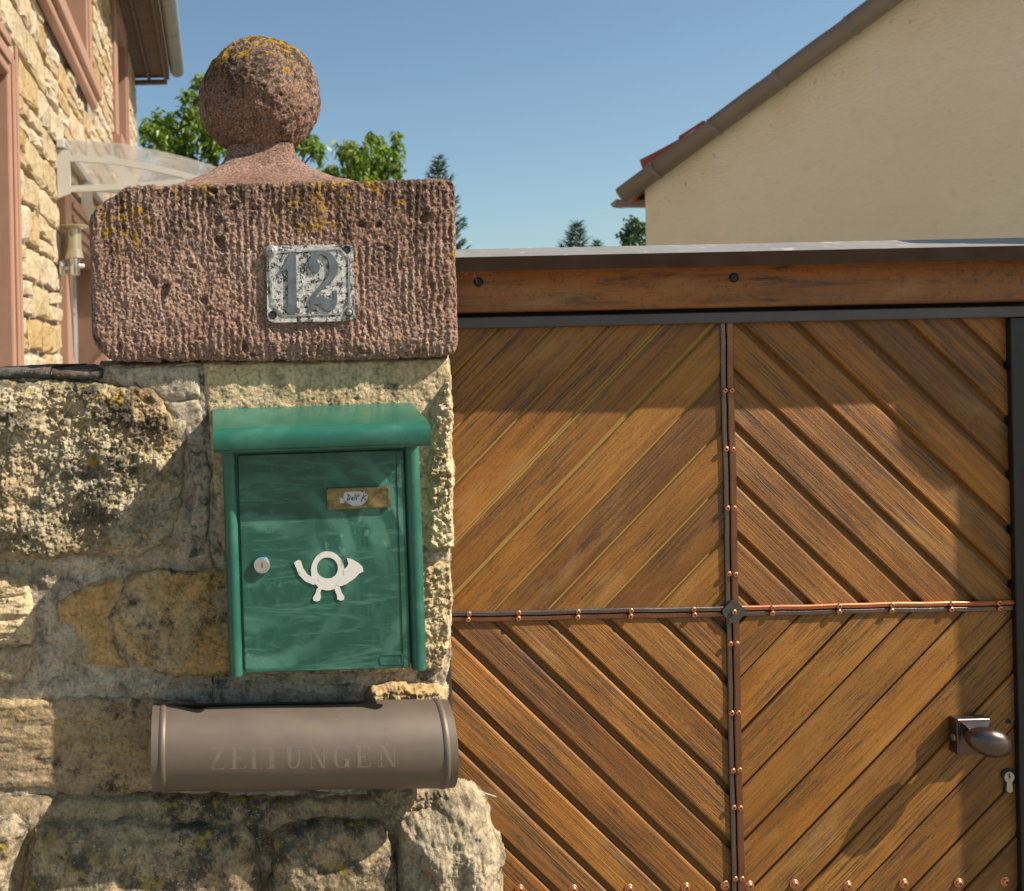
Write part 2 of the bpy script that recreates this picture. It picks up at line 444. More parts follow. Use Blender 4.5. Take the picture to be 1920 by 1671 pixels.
def rub(a, b, c, d, R):
    g = .005; a += g; b -= g; c += g; d -= g
    # irregular outline of eight points, then a domed face
    ym, zm = (a + b) / 2, (c + d) / 2; hw, hh = (b - a) / 2, (d - c) / 2
    j = lambda s: R.uniform(-s, s)
    sl = R.uniform(-.12, .12)
    out = [(-1, -1), (-.3, -1), (.35, -1), (1, -1), (1, .1), (1, 1), (.3, 1), (-.35, 1), (-1, 1), (-1, .05)]
    ring = []
    for (u, v) in out:
        k = .95 if abs(u) == 1 and abs(v) == 1 else 1.0
        ring.append((ym + hw * (u * (k + R.uniform(-.10, .05))) + sl * v * hh * .5, zm + hh * (v * (k + R.uniform(-.16, .05))) + sl * u * hw * .5))
    lift = R.uniform(.0, .012)
    V = [(-1.04, y, z) for y, z in ring]
    V += [(-1.006 + lift * .5 + j(.006), ym + (y - ym) * .99 + j(.004), zm + (z - zm) * .97 + j(.004)) for y, z in ring]
    V += [(-.999 + lift + j(.008), ym + (y - ym) * R.uniform(.75, .9), zm + (z - zm) * R.uniform(.68, .86)) for y, z in ring]
    V.append((-.998 + lift + j(.010), ym, zm)); n = len(ring)
    Fc = []
    for L in (0, 1):
        for i in range(n): Fc.append((L * n + i, L * n + (i + 1) % n, (L + 1) * n + (i + 1) % n, (L + 1) * n + i))
    for i in range(n): Fc.append((2 * n + i, 2 * n + (i + 1) % n, 3 * n))
    return V, Fc
for _, a, b, c, d in keep[:295]:
    V, Fc = rub(a, b, c, d, rnd); part('stone', V, Fc, MAT['house'], HOUSE, False)
V, Fc = [], []
for _, a, b, c, d in keep[295:]:
    v, f = rub(a, b, c, d, rnd); k = len(V); V += v; Fc += [tuple(i + k for i in q) for q in f]
if V: tag(part('small_stones', V, Fc, MAT['house'], HOUSE, False), kind='stuff')

def surround(y0, y1, z0, z1, w=.22, dep=.30, sill=True, pane=True, out=.03):
    """moulded pink surround with reveals round an opening of the wall x=-1"""
    r = box('window_surround', -1.03 - dep, -1 + out, y1, y1 + w, z0, z1 + w, MAT['pink'], HOUSE, .012)
    for k, (dx, dw) in enumerate(((.014, .05), (.014, .05))):
        box('moulding', -1 + out - .002, -1 + out + dx, y1 + .05 + k * .085, y1 + .05 + k * .085 + dw, z0, z1 + .05 + k * .085 + dw, MAT['pink'], r, .006)
    box('window_surround', -1.03 - dep, -1 + out, y0 - w, y0, z0, z1 + w, MAT['pink'], HOUSE, .012)
    r = box('lintel', -1.03 - dep, -1 + out + .004, y0, y1, z1, z1 + w, MAT['pink'], HOUSE, .012)
    for k in range(2):
        box('moulding', -1 + out + .002, -1 + out + .018, y0 + .004, y1 - .004, z1 + .05 + k * .085, z1 + .10 + k * .085, MAT['pink'], r, .006)
    if sill:
        box('window_sill', -1.03 - dep, -.90, y0 - w - .03, y1 + w + .03, z0 - .12, z0 - .002, MAT['pink'], HOUSE, .012)
        box('window_sill', -1.0, -.935, y0 - w - .01, y1 + w + .01, z0 - .20, z0 - .121, MAT['pink'], HOUSE, .02)
    if pane:
        x = -1 - dep + .02
        f = new_obj('window_frame', bpy.data.meshes.new('window_frame'), HOUSE)
        bm = bmesh.new(); t = .07; L = worldloc(HOUSE)
        ym = (y0 + y1) / 2
        for q in ((y0, y0 + t, z0, z1), (y1 - t, y1, z0, z1), (ym - t / 2, ym + t / 2, z0 + t, z1 - t)): add_box(bm, x - .05, x, *q, .006)
        for q in ((z0, z0 + t), (z1 - t, z1)):
            add_box(bm, x - .05, x - .001, y0 + t, ym - t / 2 if False else y1 - t, *q, .006)
        bmesh.ops.translate(bm, verts=bm.verts, vec=-L); bm.to_mesh(f.data); bm.free(); f.data.materials.append(MAT['white'])
        part('pane', [(x - .03, y0, z0), (x - .03, y1, z0), (x - .03, y1, z1), (x - .03, y0, z1)], [(0, 1, 2, 3)], MAT['glass_dark'], f)
surround(*WIN_A, w=.15, sill=False)
surround(*WIN_B, w=.34)
surround(*WIN_C, w=.28, out=.045)
# door: surround, white frame with pane
box('door_surround', -1.25, -.965, DOOR[0] - .24, DOOR[0], 0, DOOR[3] + .34, MAT['pink'], HOUSE, .012)
box('door_surround', -1.25, -.965, DOOR[1], DOOR[1] + .26, 0, DOOR[3] + .34, MAT['pink'], HOUSE, .012)
r = box('lintel', -1.25, -.962, DOOR[0], DOOR[1], DOOR[3], DOOR[3] + .34, MAT['pink'], HOUSE, .012)
for k in range(3): box('moulding', -.963, -.945, DOOR[0] + .005, DOOR[1] - .005, DOOR[3] + .06 + k * .09, DOOR[3] + .105 + k * .09, MAT['pink'], r, .006)
d_ = box('door', -1.27, -1.235, DOOR[1] - .09, DOOR[1], 0.02, DOOR[3], MAT['white'], HOUSE, .004)
box('door_rail', -1.27, -1.236, DOOR[0], DOOR[1] - .09, DOOR[3] - .10, DOOR[3], MAT['white'], d_, .004)
box('door_rail', -1.27, -1.236, DOOR[1] - .60, DOOR[1] - .52, 0.02, DOOR[3] - .10, MAT['white'], d_, .004)
box('door_rail', -1.27, -1.236, DOOR[1] - .52, DOOR[1] - .09, 2.02, 2.07, MAT['white'], d_, .004)
box('pane', -1.262, -1.258, DOOR[0], DOOR[1] - .60, 0.02, DOOR[3] - .10, MAT['glass_dark'], d_)
box('pane', -1.262, -1.258, DOOR[1] - .52, DOOR[1] - .09, 2.07, DOOR[3] - .10, MAT['glass_dark'], d_)
box('pane', -1.262, -1.2585, DOOR[1] - .52, DOOR[1] - .09, .02, 2.02, MAT['white'], d_)
# eaves: boarded soffit, fascia, gutter, roof slope
EZ = 5.50
r = box('soffit', -1.03, -.56, .2, Y1h + .02, EZ, EZ + .03, MAT['soffit'], HOUSE)
box('soffit_rib', -.83, -.79, .2, Y1h + .018, EZ - .05, EZ - .001, MAT['soffit'], r, .008)
box('soffit_rib', -.60, -.56, .2, Y1h + .018, EZ - .07, EZ - .001, MAT['soffit'], r, .008)
box('soffit_rib', -1.02, -.56, Y1h - .10, Y1h + .022, EZ - .10, EZ - .052, MAT['soffit'], r, .008)
box('fascia', -.56, -.53, .2, Y1h + .02, EZ - .03, EZ + .20, MAT['soffit'], HOUSE, .004)
gprof = [(-.42 + .10 * math.cos(a), EZ + .10 + .10 * math.sin(a)) for a in [math.pi * (1 + t / 12) for t in range(13)]]
gprof = gprof + [(-.42 + .094 * math.cos(a), EZ + .10 + .094 * math.sin(a)) for a in [math.pi * (2 - t / 12) for t in range(13)]]
g = sweep('gutter', lambda i: [Vector((x, (.2, Y1h + .02)[i], zz)) for x, zz in gprof], [0, 1], MAT['zinc'], HOUSE, closed=True, caps=True)
for yy in (1.4, 3.4, 5.4, 7.4, 9.4, 10.8, 12.0):
    sweep('gutter_bracket', lambda i: [Vector((-.42 + .106 * math.cos(a) * (1 if True else 1), yy + .03 * i, EZ + .10 + .106 * math.sin(a))) for a in [math.pi * (1 + t / 12) for t in range(13)]], [0, 1], MAT['zinc'], g)
part('roof', [(-.45, .2, EZ + .22), (-.45, Y1h + .1, EZ + .22), (-4.1, Y1h + .1, EZ + 3.0), (-4.1, .2, EZ + 3.0), (-7.7, .2, EZ + .22), (-7.7, Y1h + .1, EZ + .22),
              (-.45, .2, EZ + .30), (-.45, Y1h + .1, EZ + .30), (-4.1, Y1h + .1, EZ + 3.1), (-4.1, .2, EZ + 3.1), (-7.7, .2, EZ + .30), (-7.7, Y1h + .1, EZ + .30)],
     [(0, 1, 2, 3), (3, 2, 5, 4), (6, 9, 8, 7), (9, 10, 11, 8), (0, 6, 7, 1), (4, 5, 11, 10), (1, 7, 8, 2), (2, 8, 11, 5), (0, 3, 9, 6), (3, 4, 10, 9)], MAT['tile'], HOUSE)
part('gable', [(-1.03, Y1h - .01, EZ + .2), (-7.0, Y1h - .01, EZ + .2), (-4.1, Y1h - .01, EZ + 2.95)], [(0, 1, 2)], MAT['housemortar'], HOUSE)

# ------------------------------------------------------------------ door canopy
AW = thing('door_canopy', 'clear curved door canopy on pale brackets fixed to the stone house', 'canopy', (-1, 6.2, 2.9))
ya, yb = hd(112), hd(188) + .1
def arcz(x, top=3.04):      # x from -1 to 0.12
    t = (x + 1) / 1.10; return top - .02 * t - .20 * t * t
xs = [-.985 + 1.10 * i / 24 for i in range(25)]
def sheet(i):
    return [Vector((x, (ya, yb)[i], arcz(x))) for x in xs] + [Vector((x, (ya, yb)[i], arcz(x) - .006)) for x in xs[::-1]]
o = sweep('canopy_sheet', sheet, [0, 1], MAT['acrylic'], AW, closed=True, caps=False)
box('wall_rail', -.995, -.94, ya - .005, yb, 2.985, 3.045, MAT['awning'], AW, .006)
for yy in (ya + .02, (ya + yb) / 2, yb - .06):
    # bracket plate in the plane y = yy with two openings: built from bands
    bm = bmesh.new()
    up = [(x, arcz(x) - .010 - .085) for x in xs]; um = [(x, arcz(x) - .052 - .085) for x in xs]
    lo = [(x, 2.70 + .055 * ((x + 1) / 1.1) ** 2 * 1.0) for x in xs]; ll = [(x, z_ + .04) for x, z_ in lo]
    for i in range(len(xs) - 1):
        add_prism(bm, [um[i], um[i + 1], up[i + 1], up[i]], yy, yy + .03)
        if lo[i][1] + .04 < um[i][1]: add_prism(bm, [lo[i], lo[i + 1], ll[i + 1], ll[i]], yy + .0005, yy + .0295)
    add_prism(bm, [(-.995, 2.66), (-.91, 2.69), (-.91, 2.97), (-.995, 2.98)], yy - .001, yy + .031)
    add_prism(bm, [(-.56, 2.735), (-.46, 2.74), (-.60, 2.925), (-.70, 2.94)], yy + .001, yy + .029)
    add_prism(bm, [(-.02, 2.73), (.10, 2.70), (.11, 2.80), (-.02, 2.85)], yy + .001, yy + .029)
    bpart('bracket', bm, MAT['awning'], AW)
box('front_rail', .09, .12, ya, yb, arcz(.11) - .03, arcz(.11) + .004, MAT['awning'], AW, .004)

# ------------------------------------------------------------------ wall lamp
lx, ly = -.895, hd(112) + .02
LAMP = thing('wall_lamp', 'steel wall lamp with a flared hat on the stone wall below the canopy', 'lamp', (-1, ly, 2.2))
lathe('wall_plate', [(.055, 0), (.055, .012), (.045, .022)], (-.985, ly, 2.205), MAT['steel'], LAMP, 'X', sgn=1)
tube('arm', [(-.97, ly, 2.205), (lx - .03, ly, 2.205)], .013, MAT['steel'], LAMP, 12)
lathe('lamp_foot', [(.034, -.06), (.036, -.055), (.036, .055), (.03, .06)], (lx, ly, 2.215), MAT['steel'], LAMP, 'Z')
lathe('sensor', [(.014, 0), (.014, .03), (.008, .036)], (lx + .03, ly, 2.215), MAT['white'], LAMP, 'X', sgn=1)
lathe('lower_ring', [(.05, 0), (.062, -.012), (.064, -.010), (.052, .045), (.05, .045)], (lx, ly, 2.275), MAT['lampglass'], LAMP, 'Z')
lathe('glass_cylinder', [(.049, 0), (.049, .14), (.046, .142)], (lx, ly, 2.32), MAT['lampglass'], LAMP, 'Z')
lathe('lamp_hat', [(.047, 0), (.052, .002), (.096, .018), (.100, .02), (.097, .024), (.05, .03), (.01, .035)], (lx, ly, 2.452), MAT['lampglass'], LAMP, 'Z', 32)

# ------------------------------------------------------------------ beige house on the right, standing askew to the gate
BA = math.radians(50)                                   # its gable runs towards us to the right
gx = Vector((math.cos(BA), -math.sin(BA), 0)); gy = Vector((math.sin(BA), math.cos(BA), 0))
HY = 8.0
c0 = Vector((W(1209, 345, HY)[0], HY, 0))
BHM = Matrix((gx, gy, Vector((0, 0, 1)))).transposed().to_4x4(); BHM.translation = c0
BHI = BHM.inverted()
CAMP = Vector((0, CY, CZ))
def rayl(px, py, yl=0.0):
    """local (x, z) where the line of sight of a measured point meets the house's local plane y = yl"""
    o = BHI @ CAMP; p = BHI @ P(px, py, 5.0); d = p - o
    t = (yl - o.y) / d.y; q = o + d * t; return q.x, q.z
hx, hz = rayl(1209, 345); x2, z2 = rayl(1655, 18)
HX, HZ, HS = hx, hz, (z2 - hz) / (x2 - hx)
MAT['plaster'] = plaster_mat()
BH = thing('beige_house', 'beige plastered gable house behind the wooden gate', 'house', (0, 0, 0))
xe = hx + 4.4; ze = hz + HS * 4.4
vs = []
for yy in (0, 8.0):
    vs += [(hx, yy, 0), (xe, yy, 0), (xe + 4.4, yy, 0), (xe + 4.4, yy, hz), (xe, yy, ze), (hx, yy, hz)]
part('wall', vs, [(0, 1, 4, 5), (1, 2, 3, 4), (11, 10, 7, 6), (10, 9, 8, 7), (0, 5, 11, 6), (2, 8, 9, 3)], MAT['plaster'], BH)
th = math.atan(HS); dv = Vector((math.cos(th), 0, math.sin(th))); nv = Vector((-math.sin(th), 0, math.cos(th)))
VYL = -.10
e0 = rayl(1166, 366, VYL)
A0 = Vector((e0[0], VYL, e0[1]))
x3, z3 = rayl(1655, 4, VYL)
dv = (Vector((x3, VYL, z3)) - A0).normalized(); nv = Vector((-dv.z, 0, dv.x))
def vr2(s, rad, arc=(-150, 50), n=14):
    c = A0 + dv * s
    ring = lambda r_: [c + r_ * (Vector((0, -1, 0)) * math.cos(math.radians(a)) + nv * math.sin(math.radians(a))) for a in [arc[0] + (arc[1] - arc[0]) * t / n for t in range(n + 1)]]
    return ring(rad) + ring(rad - .008)[::-1]
ver = sweep('verge_gutter', lambda i: vr2((0, 5.4)[i], .085), [0, 1], MAT['roofmetal'], BH, closed=True, caps=True)
for k in range(9):
    s = .36 + k * .62
    sweep('collar', lambda i: vr2(s + (0, .010, .026, .036)[i], (.086, .095, .095, .086)[i]), range(4), MAT['roofmetal'], ver, closed=True)
    tube('bead', [vr2(s, .085)[14], vr2(s + .5, .085)[14]], .006, MAT['roofmetal'], ver, 6)
rv = []
for yy in (VYL + .04, 8.1):
    for s, h in ((.05, -.03), (5.6, -.03), (5.6, .04), (.05, .04)):
        q = A0 + dv * s + nv * h; rv.append((q.x, yy, q.z))
part('roof', rv, [(0, 1, 2, 3), (7, 6, 5, 4), (0, 4, 5, 1), (3, 2, 6, 7), (0, 3, 7, 4), (1, 5, 6, 2)], MAT['tile'], BH)
def lpoly(pts, y0, y1, nm, mat):
    return prism(nm, [rayl(x, y, y0) for x, y in pts], y0, y1, mat, BH)
lpoly([(1199, 300), (1240, 279), (1271, 262), (1290, 252), (1262, 278), (1205, 318)], .02, .26, 'roof_tile', MAT['tile'])
lpoly([(1273, 255), (1300, 238), (1318, 226), (1300, 248), (1271, 266)], .02, .26, 'roof_tile', MAT['tile'])
lpoly([(1186, 357), (1204, 342), (1202, 350), (1184, 379), (1179, 373), (1168, 371)], .03, .10, 'under_tile', MAT['tileorange'])
# eave gutter running away behind the gable corner, and the dark boards under the eave
lpoly([(1144, 383), (1156, 373), (1163, 374), (1175, 375), (1209, 375), (1209, 388), (1158, 388), (1149, 389)], .10, .24, 'eave_gutter', MAT['roofmetal'])
lpoly([(1145, 383), (1155, 375), (1157, 376), (1153, 387), (1150, 388)], .092, .099, 'gutter_end', MAT['zinc'])
lpoly([(1186, 376), (1203, 345), (1212, 340), (1212, 376)], .12, .18, 'eave_board', MAT['dark'])
BH.matrix_world = BHM
# ------------------------------------------------------------------ trees
def leaf_mat(name, c1, c2, c3):
    m = M(name, .42, spec=.5)
    r = m.n('ShaderNodeNewGeometry').outputs['Random Per Island']
    c = m.ramp(r, [(0, c1), (.5, c2), (.85, c2), (1, c3)])
    m.col(c)
    tr = m.n('ShaderNodeBsdfTranslucent'); m.l(m.mix(1.0, c, (1.3, 1.5, .5), 'MULTIPLY'), tr.inputs['Color'])
    mx = m.n('ShaderNodeMixShader'); mx.inputs[0].default_value = .35
    m.l(m.b.outputs[0], mx.inputs[1]); m.l(tr.outputs[0], mx.inputs[2])
    m.l(mx.outputs[0], m.t.nodes['Material Output'].inputs['Surface'])
    return m.m
MAT['leafA'] = leaf_mat('broad_leaves', (.05, .10, .010), (.15, .22, .018), (.46, .46, .16))
MAT['leafB'] = leaf_mat('dark_leaves', (.02, .045, .012), (.04, .08, .015), (.10, .14, .03))
MAT['needle'] = leaf_mat('fir_needles', (.02, .055, .025), (.035, .085, .045), (.07, .13, .07))
MAT['bark'] = plain('bark', (.10, .075, .05), .95, 0, .3, 5, .01)
def leaves(cl, n, size, rs, droop=.6, aspect=.45):
    V = []; Fc = []
    wts = np.array([c[1] ** 2 for c in cl]); wts /= wts.sum()
    for _ in range(n):
        c, r = cl[rs.choice(len(cl), p=wts)]
        d = rs.normal(size=3); d /= np.linalg.norm(d)
        p = np.array(c) + d * r * rs.uniform(.15, 1.30) ** .75 * np.array([1, 1, 1])
        s = size * rs.uniform(.6, 1.25)
        t = rs.normal(size=3); t[2] = -abs(t[2]) * droop * 1.6 - .3; t /= np.linalg.norm(t)
        b = np.cross(t, rs.normal(size=3)); b /= np.linalg.norm(b) + 1e-6; nn = np.cross(t, b)
        k = len(V); w = s * aspect
        V += [p, p + t * s * .45 + b * w * .5 + nn * s * .08, p + t * s + nn * -.1 * s, p + t * s * .45 - b * w * .5 + nn * s * .08]
        Fc += [(k, k + 1, k + 2), (k, k + 2, k + 3)]
    return [tuple(v) for v in V], Fc
def broad_tree(name, label, base, clumps, n, size, mat, seed, Y, droop=.6):
    rs = np.random.RandomState(seed)
    t = thing(name, label, 'tree', (base[0], Y, 0))
    cl = []
    for (px, py, r) in clumps:
        yy = Y + rs.uniform(-.6, .6)
        x, z_ = W(px, py, Y); cl.append(((x, yy, z_), r / F * (Y + 1.5)))
    top = max(c[0][2] for c in cl)
    tz = min(c[0][2] for c in cl) - .3
    tr = [(base[0], Y, -.05), (base[0] + .05, Y, tz * .5), (base[0], Y + .05, tz)]
    k0 = .05 * max(2.4, top) * .34
    tube('trunk', tr, .1, MAT['bark'], t, 10, [k0 * 1.2, k0, k0 * .8])
    for c, r in cl:
        c = Vector(c); s0 = Vector((base[0], Y, tz * rs.uniform(.75, 1)))
        mid = (s0 + c) / 2 + Vector((rs.uniform(-.1, .1), 0, rs.uniform(.0, .2)))
        tube('limb', [s0, mid, c, c + Vector((0, 0, r * .7))], .02, MAT['bark'], t, 6, [k0 * .5, k0 * .28, k0 * .12, .004])
    V, Fc = leaves(cl, n, size, rs, droop)
    o = part('crown', V, Fc, mat, t); tag(o, kind='stuff')
    return t
c1 = [(302, 228, 27), (330, 245, 30), (358, 222, 26), (350, 178, 12), (372, 140, 12), (368, 172, 14), (380, 165, 16), (282, 250, 18), (300, 275, 26), (340, 285, 32), (395, 265, 34), (430, 240, 40), (470, 230, 45), (520, 240, 40), (560, 250, 28), (586, 262, 16), (588, 292, 16), (330, 330, 40), (400, 340, 45), (470, 330, 50), (300, 400, 60), (420, 420, 70)]
broad_tree('broadleaf_tree', 'leafy green tree seen between the stone house and the stone ball', W(440, 400, 15.5), c1, 6200, .16, MAT['leafA'], 3, 15.5)
c2 = [(640, 285, 17), (622, 312, 20), (660, 300, 24), (690, 290, 20), (694, 262, 13), (699, 247, 8), (722, 262, 17), (742, 253, 9), (735, 285, 16), (715, 312, 26), (730, 322, 16), (665, 330, 34), (618, 336, 22), (690, 350, 40), (640, 380, 45), (710, 400, 45)]
broad_tree('broadleaf_tree', 'smaller leafy green treetop showing just right of the stone ball', W(680, 430, 13.5), c2, 2900, .13, MAT['leafA'], 5, 13.5, 1.0)
c3 = [(1200, 412, 14), (1192, 436, 16), (1215, 425, 20), (1185, 452, 12), (1225, 455, 30), (1240, 430, 20), (1205, 480, 26), (1240, 500, 40)]
broad_tree('broadleaf_tree', 'dark treetop peeping out below the eave of the beige house', W(1225, 500, 22), c3, 1600, .16, MAT['leafB'], 8, 22)
def fir(label, px, pyt, Y, hgt, rad, seed, pitch=.16, nl=.05, open_=1.0):
    rs = np.random.RandomState(seed)
    x, zt = W(px, pyt, Y)
    t = thing('fir_tree', label, 'tree', (x, Y, 0))
    tube('trunk', [(x, Y, -.05), (x, Y, zt * .5), (x, Y, zt)], .1, MAT['bark'], t, 8, [zt * .025, zt * .016, .006])
    V = []; Fc = []; BV = []; BF = []
    z = zt - .05
    while z > zt - hgt:
        f = (zt - z) / hgt; L = .02 + rad * f ** .85
        for a in np.arange(0, 2 * math.pi, 2 * math.pi / (4 + int(5 * f ** .5))):
            a += rs.uniform(-.5, .5); l = L * rs.uniform(.75, 1.15)
            up = .45 * (1 - f) + .12
            pts = [Vector((x, Y, z)), Vector((x + math.cos(a) * l * .5, Y + math.sin(a) * l * .5, z + l * up * .2)), Vector((x + math.cos(a) * l, Y + math.sin(a) * l, z + l * up))]
            v, q = tube(None, pts, .008, None, seg=4, taper=[.012, .008, .003]); k = len(BV); BV += v; BF += [tuple(i + k for i in g) for g in q]
            m_ = int(l / nl * 9) + 6
            for j in range(m_):
                s = rs.uniform(.1, 1) ** .8; p = pts[0].lerp(pts[1], s * 2) if s < .5 else pts[1].lerp(pts[2], s * 2 - 1)
                b = Vector((math.cos(a), math.sin(a), up * .7)) * .8 + Vector(rs.normal(size=3)) * .55; b.normalize()
                w = b.orthogonal().normalized() * nl * .14; e = p + b * nl * rs.uniform(.8, 2.0) * (1 - s * .3); k = len(V)
                V += [tuple(p - w), tuple(p + w), tuple(e)]; Fc.append((k, k + 1, k + 2))
        z -= pitch * (.35 + .65 * f) * rs.uniform(.7, 1.2)
    part('branches', BV, BF, MAT['bark'], t); tag(bpy.data.objects[t.name].children[-1], kind='stuff')
    tag(part('crown', V, Fc, MAT['needle'], t), kind='stuff')
fir('tall bluish fir tree behind the right end of the red capstone', 822, 290, 11, 3.6, .90, 4, nl=.06)
fir('small dark fir tip above the gate cap, halfway to the beige house', 1080, 418, 24, 4.4, 1.42, 6, pitch=.3, nl=.17)
for q in ((1110, 456), (1152, 458)):
    pass
fir('very low fir tip barely rising over the gate cap, left of the eave', 1118, 452, 26, 3.8, .94, 9, pitch=.3, nl=.15)

# ------------------------------------------------------------------ wood
def wood_mat(name, c0, c1, c2, blk=.53, seedk=3.1, strength=1.0):
    m = M(name, .55, spec=.45)
    oi = m.n('ShaderNodeObjectInfo').outputs['Random']
    off = m.n('ShaderNodeCombineXYZ'); m.l(m.math('MULTIPLY', oi, 9.1), off.inputs[0]); m.l(m.math('MULTIPLY', oi, seedk), off.inputs[1]); m.l(m.math('MULTIPLY', oi, 4.4), off.inputs[2])
    src = m.map(loc=off.outputs[0])
    g1 = m.noise(1.0, 6, .65, m.map((2.6, 150, 30), src=src), .15)
    g2 = m.noise(1.0, 5, .7, m.map((5.5, 640, 60), src=src))
    lo = m.noise(1.0, 4, .55, m.map((3.5, 9, 9), src=src))
    a = m.ramp(m.math('ADD', m.math('MULTIPLY', g1, .5), m.math('MULTIPLY', lo, .5)), [(.33, c0), (.5, c1), (.68, c2)])
    # one board darker than the next
    a = m.mix(1.0, a, m.ramp(m.math('FRACT', m.math('MULTIPLY', oi, 17.3)), [(0, (.64, .61, .58)), (.4, (.95, .95, .95)), (.7, (1, 1, 1)), (1, (1.2, 1.18, 1.12))]), 'MULTIPLY')
    a = m.mix(.8 * strength, a, m.ramp(g2, [(.33, (.42, .38, .34)), (.5, (1, 1, 1)), (.75, (1.22, 1.22, 1.22))]), 'MULTIPLY')
    wm = m.math('MULTIPLY', m.ramp(m.noise(1.0, 6, .75, m.map((9, 420, 50), src=src)), [(blk - .05, 0.0), (blk + .04, 1.0)]),
                m.ramp(m.noise(1.0, 4, .6, m.map((5, 16, 16), src=src)), [(.42, 0.0), (.56, 1.0)]))
    a = m.mix(m.math('MULTIPLY', wm, .85), a, (.030, .022, .014))
    sk = m.math('MULTIPLY', m.ramp(m.noise(1.0, 5, .8, m.map((110, 420, 90), src=src)), [(.53, 0.0), (.60, 1.0)]), m.ramp(m.noise(1.0, 4, .6, m.map((7, 14, 16), (0, 0, 0), (2, 7, 4), src=src)), [(.40, .25), (.62, 1.0)]))
    a = m.mix(m.math('MULTIPLY', sk, .62), a, (.035, .022, .012))
    fd = m.ramp(m.noise(1.0, 5, .6, m.map((7, 20, 20), (0, 0, 0), (5, 3, 1), src=src)), [(.56, 0.0), (.76, .42)])
    a = m.mix(fd, a, (.43, .25, .085))
    m.col(a)
    m.rough(m.ramp(lo, [(.3, .42), (.7, .62)]))
    m.bump(g2, .0010 * strength); m.bump(g1, .0016 * strength); m.bump(m.noise(420, 3, .7, src=src), .00035)
    return m.m
MAT['wood'] = wood_mat('stained_pine', (.15, .050, .005), (.30, .108, .009), (.41, .168, .018))
MAT['woodsmooth'] = wood_mat('smooth_weathered_pine', (.16, .056, .006), (.295, .110, .010), (.39, .172, .021), .54, 3.1, .7)
MAT['beamwood'] = wood_mat('dark_beam_wood', (.23, .078, .012), (.40, .138, .018), (.48, .185, .030), .60)
MAT['strapbrown'] = plain('browned_copper_strap', (.22, .10, .055), .30, .75, .35, 22, .0003)
MAT['strapgrey'] = plain('dark_steel_strap', (.16, .12, .10), .28, .8, .35, 22, .0003)
MAT['strapreflect'] = plain('orange_reflection_strap', (.38, .11, .04), .42, .55, .3, 22, .0003)  # orange reflection on the upper-right strap, put into its colour
MAT['platemetal'] = plain('dark_olive_plate', (.06, .055, .045), .5, .4, .3, 30, .0003)
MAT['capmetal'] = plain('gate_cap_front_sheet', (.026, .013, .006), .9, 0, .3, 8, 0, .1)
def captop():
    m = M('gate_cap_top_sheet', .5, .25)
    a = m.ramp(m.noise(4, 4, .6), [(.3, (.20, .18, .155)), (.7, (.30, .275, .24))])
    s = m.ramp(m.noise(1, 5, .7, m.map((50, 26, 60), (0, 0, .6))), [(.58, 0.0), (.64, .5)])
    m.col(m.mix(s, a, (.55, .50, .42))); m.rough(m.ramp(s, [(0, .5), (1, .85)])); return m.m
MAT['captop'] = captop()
MAT['framebar'] = plain('brown_grey_frame_bar', (.085, .07, .068), .33, .5, .25, 10, .0003)
MAT['copper'] = plain('copper_screw', (.68, .27, .13), .32, .85, .2, 90)
MAT['bronze'] = plain('dark_bronze_knob', (.14, .10, .085), .27, .85, .45, 35, .0003, .5, 60)
MAT['brassold'] = plain('brushed_nickel', (.45, .40, .32), .38, .85, .2, 60)

# ------------------------------------------------------------------ gate
YG = .06
GX0 = W(832, 1145, YG)[0]; GXC, GZC = W(1371, 1145, YG); GX1 = W(1901, 1130, YG)[0]
GZT = W(1370, 604, YG)[1]; GZB = .30
GATE = thing('wooden_gate', 'brown wooden gate with diagonal boards, iron straps and copper screws', 'gate', (GXC, YG, 0))
box('backing_board', GX0, GX1 + .05, YG + .0095, YG + .045, GZB, GZT + .06, MAT['dark'], GATE)
S2 = math.sqrt(.5)
PITCH = 102.5 / F * 1.56 * S2
CHW = .0088
prof = [(0, -.0072), (CHW * .78, -.0072), (CHW, -.0016), (CHW + .0022, 0), (PITCH - .0050, 0), (PITCH - .0030, -.0007), (PITCH - .0010, -.0032), (PITCH - .0004, -.0085)]
MAT['groovepale'] = plain('pale_groove', (.36, .20, .045), .8, 0, .35, 14)  # paler groove colour, used on the upper-left boards only
MAT['groove'] = plain('shaded_groove', (.17, .072, .016), .7, 0, .3, 14)  # groove floors coloured darker to deepen the shade between boards
